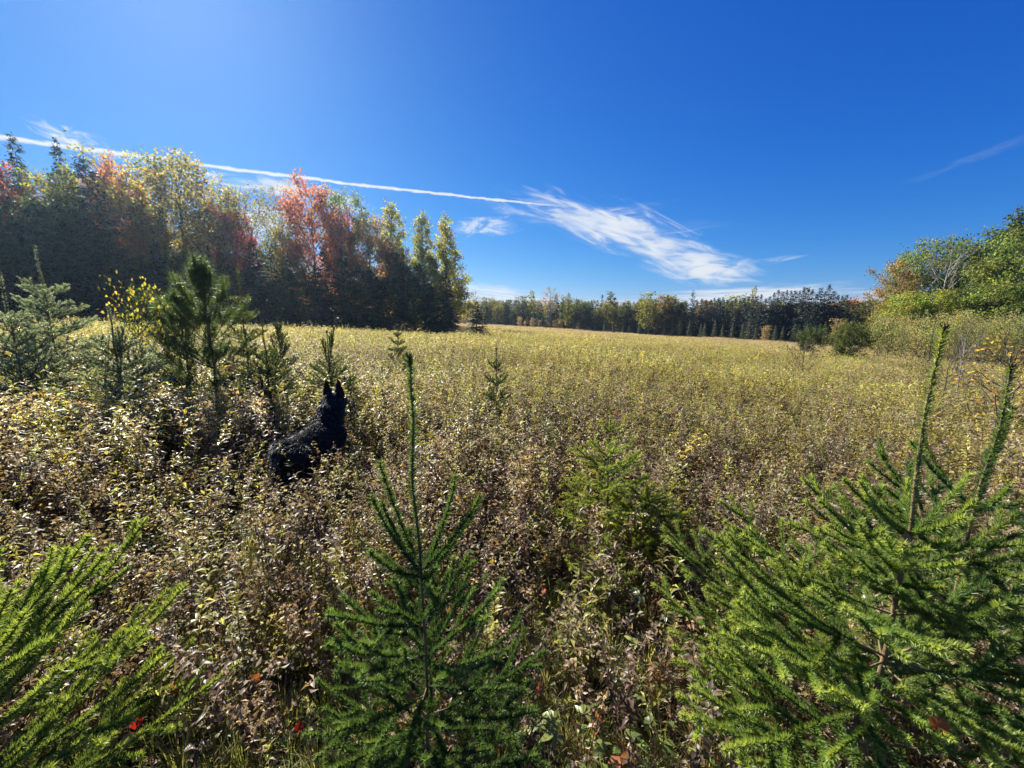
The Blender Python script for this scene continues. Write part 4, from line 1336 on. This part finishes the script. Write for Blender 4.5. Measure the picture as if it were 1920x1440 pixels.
# ------------------------------------------------------------------ the dog
def build_dog():
    parts_ = []      # round cones: (p0, r0, p1, r1)
    def rc(*a): parts_.append(a)
    B = {'hip': (0, -.36, .545), 'loin': (0, -.17, .56), 'rib': (0, .03, .525), 'chest': (0, .20, .50), 'wither': (0, .17, .60)}
    rc((0, -.36, .53), .115, (0, -.14, .545), .115)
    rc((0, -.14, .54), .115, (0, .06, .51), .150)
    rc((0, .06, .505), .155, (0, .22, .49), .158)
    rc((0, -.30, .575), .07, (0, .17, .605), .085)
    rc((0, .20, .50), .13, (0, .26, .42), .085)
    rc((0, .17, .58), .135, (0, .28, .70), .125)
    rc((0, .28, .70), .125, (0, .35, .80), .108)
    rc((0, .36, .815), .100, (-.01, .42, .825), .082)
    rc((-.012, .45, .81), .056, (-.02, .58, .775), .034)     # muzzle
    for s in (-1, 1):
        # ears
        for k in range(7):
            f = k / 6.
            w = .040 * (1 - f) ** .75 + .003
            c = np.array([-.003 + s * (.062 + .002 * f), .365 - .015 * f, .875 + .145 * f])
            rc(tuple(c + [-w, 0, 0]), .015 * (1 - .4 * f), tuple(c + [w, 0, 0]), .015 * (1 - .4 * f))
        # fore leg
        fy = .20 if s > 0 else .15
        rc((s * .085, .17, .50), .085, (s * .095, fy - .06, .36), .058)
        rc((s * .095, fy - .06, .36), .052, (s * .09, fy, .18), .033)
        rc((s * .09, fy, .18), .032, (s * .09, fy + .02, .06), .026)
        rc((s * .09, fy + .02, .035), .032, (s * .09, fy + .075, .028), .026)
        # hind leg
        hy = -.36 if s > 0 else -.30
        rc((s * .08, hy - .01, .52), .10, (s * .09, hy + .10, .36), .078)
        rc((s * .09, hy + .09, .35), .068, (s * .09, hy - .11, .20), .036)
        rc((s * .09, hy - .11, .20), .034, (s * .09, hy - .07, .06), .026)
        rc((s * .09, hy - .07, .035), .031, (s * .09, hy - .005, .028), .026)
    mb = MB()
    rng = np.random.default_rng(6)
    for p0, r0, p1, r1 in parts_:
        p0, p1 = np.array(p0, float), np.array(p1, float)
        d = p1 - p0; L = np.linalg.norm(d); d = d / L
        th = np.linspace(-pi / 2, pi / 2, 6)
        q = [(p0 + d * r0 * math.sin(t), max(r0 * math.cos(t), .0015)) for t in th[:4]]
        q += [(p1 + d * r1 * math.sin(t), max(r1 * math.cos(t), .0015)) for t in th[2:]]
        mb.tube(np.array([a for a, _ in q]), [b_ for _, b_ in q], 12, (1, 1, 1))
    me = mb.mesh('dog_rough', [])
    tmp = bpy.data.objects.new('dog_rough', me); COL.objects.link(tmp)
    rm = tmp.modifiers.new('r', 'REMESH'); rm.mode = 'VOXEL'; rm.voxel_size = .009
    sm = tmp.modifiers.new('s', 'SMOOTH'); sm.factor = .5; sm.iterations = 5
    dg = bpy.context.evaluated_depsgraph_get()
    body = bpy.data.meshes.new_from_object(tmp.evaluated_get(dg))
    bpy.data.objects.remove(tmp)
    m = bpy.data.materials.new('black_coat'); m.use_nodes = True
    t = NT(m.node_tree)
    g = t.n('ShaderNodeTexCoord')
    nz = t.noise(g.outputs['Object'], 60, 4, .6)
    p = t.n('ShaderNodeBsdfPrincipled')
    t.put(p.inputs['Base Color'], t.mix(nz, (.003, .003, .0032), (.010, .0095, .0095)))
    p.inputs['Roughness'].default_value = .55; p.inputs['Specular IOR Level'].default_value = .12
    o_ = t.n('ShaderNodeOutputMaterial'); t.t.links.new(p.outputs[0], o_.inputs[0])
    body.materials.clear(); body.materials.append(m)
    body.polygons.foreach_set('use_smooth', np.ones(len(body.polygons), bool))
    x, y = DOG
    root = thing('dog', 'black long-haired shepherd dog standing in the weeds with pricked ears, looking away', 'dog', (x, y, float(ground_z(x, y)) - .01), -DOG_H)
    link('body', body, root)
    # hair: short tufts lying backwards over the body
    nv = len(body.vertices)
    co = np.empty(nv * 3, np.float32); body.vertices.foreach_get('co', co); co = co.reshape(-1, 3)
    no = np.empty(nv * 3, np.float32); body.vertex_normals.foreach_get('vector', no); no = no.reshape(-1, 3)
    n = 44000
    k = rng.integers(0, nv, n)
    p, nn = co[k].astype(float), no[k].astype(float)
    flow = np.tile([0, -1., -.45], (n, 1)) + rng.normal(0, .2, (n, 3))
    neck = (p[:, 1] > .22) & (p[:, 2] > .5)
    flow[neck] = np.array([0, -.5, -1.0]) + rng.normal(0, .25, (neck.sum(), 3))
    d = nrm(flow - (flow * nn).sum(1, keepdims=True) * nn) + nn * .38
    ear = p[:, 2] > .86
    face = (p[:, 1] > .42) & (p[:, 2] > .6)
    leg = p[:, 2] < .30
    breech = (p[:, 1] < -.36) & (p[:, 2] > .25)
    L = np.full(n, .040); L[neck] = .060; L[ear] = .012; L[face] = .010; L[leg] = .014; L[breech] = .075
    hb = MB()
    b = np.exp(rng.normal(0, .4, (n, 1)))
    hb.needles(p + nn * -.003, d, L * rng.uniform(.6, 1.3, n), .0032, np.array([.022, .021, .020]) * b, rng, False)
    hm = leaf_mat('black_hair', 0.0, .5, .42, objcol=False)
    link('coat', hb.mesh('coat', [hm]), root)
    # tail: hanging brush that swings out behind
    tb = MB()
    tp = np.array([[0, -.44, .55], [.0, -.52, .46], [-.01, -.58, .34], [-.03, -.66, .24], [-.06, -.76, .20]])
    tb.tube(tp, [.03, .028, .026, .022, .008], 8, np.array([.01, .01, .011]))
    m2 = 2600
    s = rng.uniform(0, 1, m2) ** .8
    pp = np.stack([np.interp(s, np.linspace(0, 1, 5), tp[:, a]) for a in range(3)], -1)
    tg = nrm(np.gradient(tp, axis=0)); tt = np.stack([np.interp(s, np.linspace(0, 1, 5), tg[:, a]) for a in range(3)], -1)
    tb.needles(pp, tt + rng.normal(0, .5, (m2, 3)) + np.array([0, 0, -.25]), rng.uniform(.05, .10, m2), .004, np.array([.016, .015, .014]) * np.exp(rng.normal(0, .45, (m2, 1))), rng, False)
    link('tail', tb.mesh('tail', [hm]), root)
    # eyes and nose
    def ball(nm, c, r, col, rough):
        q = MB(); th = np.linspace(-pi / 2, pi / 2, 8)
        q.tube(np.array([[0, 0, r * math.sin(t_)] for t_ in th]), [max(r * math.cos(t_), .0003) for t_ in th], 10, col)
        mm = leaf_mat(nm, 0, rough, .6, objcol=False)
        link(nm, q.mesh(nm, [mm], True), root, c)
    ball('nose', (-.021, .608, .785), .016, (.006, .006, .006), .25)
    for sx in (-1, 1):
        ball('eye', (-.012 + .042 * sx, .488, .842), .010, (.03, .015, .006), .1)


build_dog()


# ------------------------------------------------------------------ fallen leaves caught in the spruces and on the ground
def maple_leaf_mesh(seed, col):
    rng = np.random.default_rng(seed)
    ang = [-150, -125, -100, -72, -52, -38, -14, 0, 14, 38, 52, 72, 100, 125, 150]
    rad = [.25, .42, .36, .62, .45, .5, .55, 1.0, .55, .5, .45, .62, .36, .42, .25]
    P = [[0, 0, 0]]
    for a, r in zip(ang, rad):
        r = r * rng.uniform(.9, 1.1) * .055
        x, y = r * math.sin(R(a)), r * math.cos(R(a))
        P.append([x * .9, y * .92, (11 if seed % 3 else -14) * x * x + (-9 if seed % 2 else 10) * y * y + rng.normal(0, .005)])
    F = [[0, i, i + 1] for i in range(1, len(ang))]
    mb = MB(); mb.add(P, F, np.asarray(col) * rng.uniform(.8, 1.2))
    mb.tube([[0, 0, 0], [.003, -.03, -.006], [.0, -.05, -.004]], [.001, .0009, .0007], 3, (.2, .08, .04))
    return mb.mesh('fallen_leaf', [M_HERB])


RDL, ORL, TNL, YLL = (.34, .02, .015), (.42, .12, .03), (.40, .24, .13), (.50, .36, .05)
LEAVES = [
    (1727, 968, .98, TNL, 'tan curled leaf caught upright beside the leader of the large right spruce'),
    (1702, 1018, .98, TNL, 'pale withered leaf stuck at the top whorl of the large right spruce'),
    (1760, 1362, .78, ORL, 'orange leaf lying on low branches of the large right spruce'),
    (1412, 1288, 1.0, (.24, .08, .04), 'dark red-brown leaf on the left branches of the large right spruce'),
    (256, 1360, 1.02, RDL, 'bright red leaf in the branches of the lower left spruce'),
    (240, 1386, 1.04, TNL, 'dry tan leaf directly under the bright red one'),
    (322, 1300, 1.15, (.50, .10, .03), 'small orange-red leaf lit through, right of the bright red leaf'),
    (12, 1405, .98, YLL, 'yellow leaf at the lower left corner'),
    (478, 1275, 1.22, (.30, .09, .04), 'red-brown leaf hanging in grass left of the front spruce'),
    (558, 1368, 1.12, RDL, 'red leaf on dry stalks at the left foot of the front spruce'),
    (770, 1312, .98, (.28, .10, .05), 'brown leaf stuck on the trunk of the front spruce'),
    (1010, 1297, 1.25, (.34, .11, .05), 'russet leaf on dry grass right of the front spruce'),
    (922, 1056, 1.75, YLL, 'bright yellow leaf on the weeds beside the front spruce'),
    (925, 1028, 1.9, (.48, .1, .04), 'small orange leaf just above the bright yellow leaf'),
    (1155, 780, 3.3, (.42, .09, .04), 'red leaf spot beside the tip of the feathery fir'),
    (97, 1040, 1.9, (.50, .11, .03), 'orange-red leaf glowing among dark weeds at the left'),
    (95, 1058, 1.9, (.48, .2, .04), 'second orange leaf just under the glowing one at the left'),
    (1020, 1110, 1.75, (.44, .1, .04), 'red leaf on the grassy gap before the little fir'),
    (830, 1125, 1.3, (.34, .03, .03), 'dark red leaf behind the front spruce branches'),
    (845, 1148, 1.25, TNL, 'withered pale leaf low behind the front spruce'),
    (360, 1135, 1.6, (.36, .12, .06), 'brown leaf hanging on a stem above the lower left spruce'),
    (1062, 1250, 1.35, TNL, 'tan leaf on the dry grass in the middle foreground'),
]
rng = np.random.default_rng(91)
for i, (px, py, y, c, lab) in enumerate(LEAVES):
    p = at(px, py, y)
    o = link('fallen_leaf', maple_leaf_mesh(500 + i, c), None, tuple(p))
    o.rotation_euler = (rng.uniform(.4, 1.3), rng.uniform(-.5, .5), rng.uniform(-.6, .6))
    s = rng.uniform(.6, .85); o.scale = (s, s, s)
    tag(o, lab, 'leaf', 'fallen leaves caught in the foreground plants')


# ------------------------------------------------------------------ leafy plants whose leaves can be told apart
def creeper(label, px, py, h, n, c1, c2, seed, L0=.06):
    rng = np.random.default_rng(seed)
    g = on_ground(px, py, h * .6)
    root = thing('creeper_plant', label, 'creeper', tuple(g))
    mb = MB(); heads = []
    for i in range(n):
        az = i * 2.4 + rng.normal(0, .3); hh = h * rng.uniform(.4, 1)
        e = np.array([math.cos(az) * h * .45 * rng.uniform(.3, 1), math.sin(az) * h * .45 * rng.uniform(.3, 1), hh])
        mb.tube([[0, 0, 0], [e[0] * .3, e[1] * .3, hh * .6], e], [.0026, .002, .001], 4, (.22, .07, .05))
        heads.append((e, az))
    link('stem', mb.mesh('stem', [M_STEM]), root)
    for e, az in heads:
        c = np.asarray(c1) if rng.random() < .65 else np.asarray(c2)
        for k in range(5):
            a2 = az + (k - 2) * .75
            d = np.array([math.cos(a2), math.sin(a2), rng.uniform(-.4, .1)])
            L = L0 * (1.15 - .13 * abs(k - 2)) * rng.uniform(.85, 1.15)
            lb = MB()
            lb.leaves([e], [d], [[rng.normal(0, .2), rng.normal(0, .2), 1]], L, L * .42, c * np.exp(rng.normal(0, .12)), .12, rng.uniform(.05, .35))
            link('leaf', lb.mesh('leaf', [M_HERB]), root)


CR = [
    ('pale five-fingered creeper leaves climbing below the bushy fir', 1222, 1120, .42, 5, (.17, .20, .08), (.13, .18, .06), 1),
    ('green creeper rosette low beside the dark gap', 1240, 1190, .30, 3, (.15, .19, .07), (.2, .21, .08), 2),
    ('yellow-green creeper leaves before the tip of the right spruce', 1222, 1255, .22, 3, (.34, .34, .10), (.28, .3, .08), 3),
    ('crimson creeper leaves beside the yellow-green ones', 1258, 1290, .16, 2, (.25, .025, .03), (.3, .04, .03), 4),
    ('orange-brown drooping leaves at the lower edge of the picture', 1140, 1400, .20, 3, (.42, .17, .06), (.36, .22, .08), 5),
    ('light green leafy plant at the lower edge beside the orange leaves', 1078, 1400, .24, 5, (.22, .26, .06), (.16, .2, .05), 6),
    ('green leafy plant at the lower edge next to the right spruce', 1215, 1405, .18, 3, (.15, .2, .06), (.2, .24, .07), 7),
    ('pale leaves on a short stem before the lower left spruce', 262, 1190, .28, 4, (.24, .26, .13), (.18, .22, .09), 8),
]
for lab, px, py, h, n, c1, c2, sd in CR:
    creeper(lab, px, py, h, n, c1, c2, 700 + sd)

# ------------------------------------------------------------------ single dry stalks standing out of the weeds nearby
rng = np.random.default_rng(33)
M_W2 = leaf_mat('stalk_leaf', 0.42, 0.38, 0.5)
stalks = [goldenrod(800 + i, .70 + .05 * i, (.27, .24, .06) if i % 2 else (.24, .17, .10), DB, .4, 56, i % 2 == 0).mesh('goldenrod_stalk', [M_W2]) for i in range(6)]
for i in range(150):
    while True:
        a = R(rng.uniform(-52, 52)); r = rng.uniform(1.9, 5.2)
        x, y = r * math.sin(a), r * math.cos(a)
        if abs(x - DOG[0] - .1) > .75 or y > DOG[1] + .9:
            break
    dry = i % 2 == 0
    o = link('goldenrod_stalk', stalks[rng.integers(0, 3) * 2 + (0 if dry else 1)], None, (x, y, float(ground_z(x, y)) - .01))
    s = rng.uniform(.75, 1.08) * (.72 if r < 2.6 else 1.0)
    o.scale = (s, s, s); o.rotation_euler = (rng.normal(0, .08), rng.normal(0, .08), rng.uniform(0, 6.28))
    tag(o, 'brown dried goldenrod stalk with fluffy seed head in the nearest weeds' if dry else 'yellow-green leafy goldenrod stalk standing in the nearest weeds', 'weed',
        'brown goldenrod stalks in the nearest weeds' if dry else 'yellow-green goldenrod stalks in the nearest weeds')

tot_ = 0
seen_ = set()
for o in SC.objects:
    if o.type == 'MESH' and o.data.name not in seen_:
        seen_.add(o.data.name); tot_ += len(o.data.polygons)
print('unique triangles', tot_, 'all', sum(len(o.data.polygons) for o in SC.objects if o.type == 'MESH'))

# ------------------------------------------------------------------ thin bluish volume added to imitate the lens-flare veil over the wood
hz = MB()
x0, x1, y0_, y1, z0_, z1 = -150., 150., -30., 300., -16., 24.
c8 = np.array([[x, y, z] for x in (x0, x1) for y in (y0_, y1) for z in (z0_, z1)])
hz.add(c8, [[0, 1, 3], [0, 3, 2], [4, 6, 7], [4, 7, 5], [0, 4, 5], [0, 5, 1], [2, 3, 7], [2, 7, 6], [0, 2, 6], [0, 6, 4], [1, 5, 7], [1, 7, 3]], (1, 1, 1))
hm_ = bpy.data.materials.new('flare_veil'); hm_.use_nodes = True
t_ = NT(hm_.node_tree)
pv = t_.n('ShaderNodeVolumePrincipled'); pv.inputs['Color'].default_value = (.52, .76, 1, 1)
pv.inputs['Density'].default_value = .00029; pv.inputs['Anisotropy'].default_value = .72
ho = t_.n('ShaderNodeOutputMaterial'); t_.t.links.new(pv.outputs[0], ho.inputs['Volume'])
tag(link('flare_veil', hz.mesh('flare_veil', [hm_])), kind='stuff')
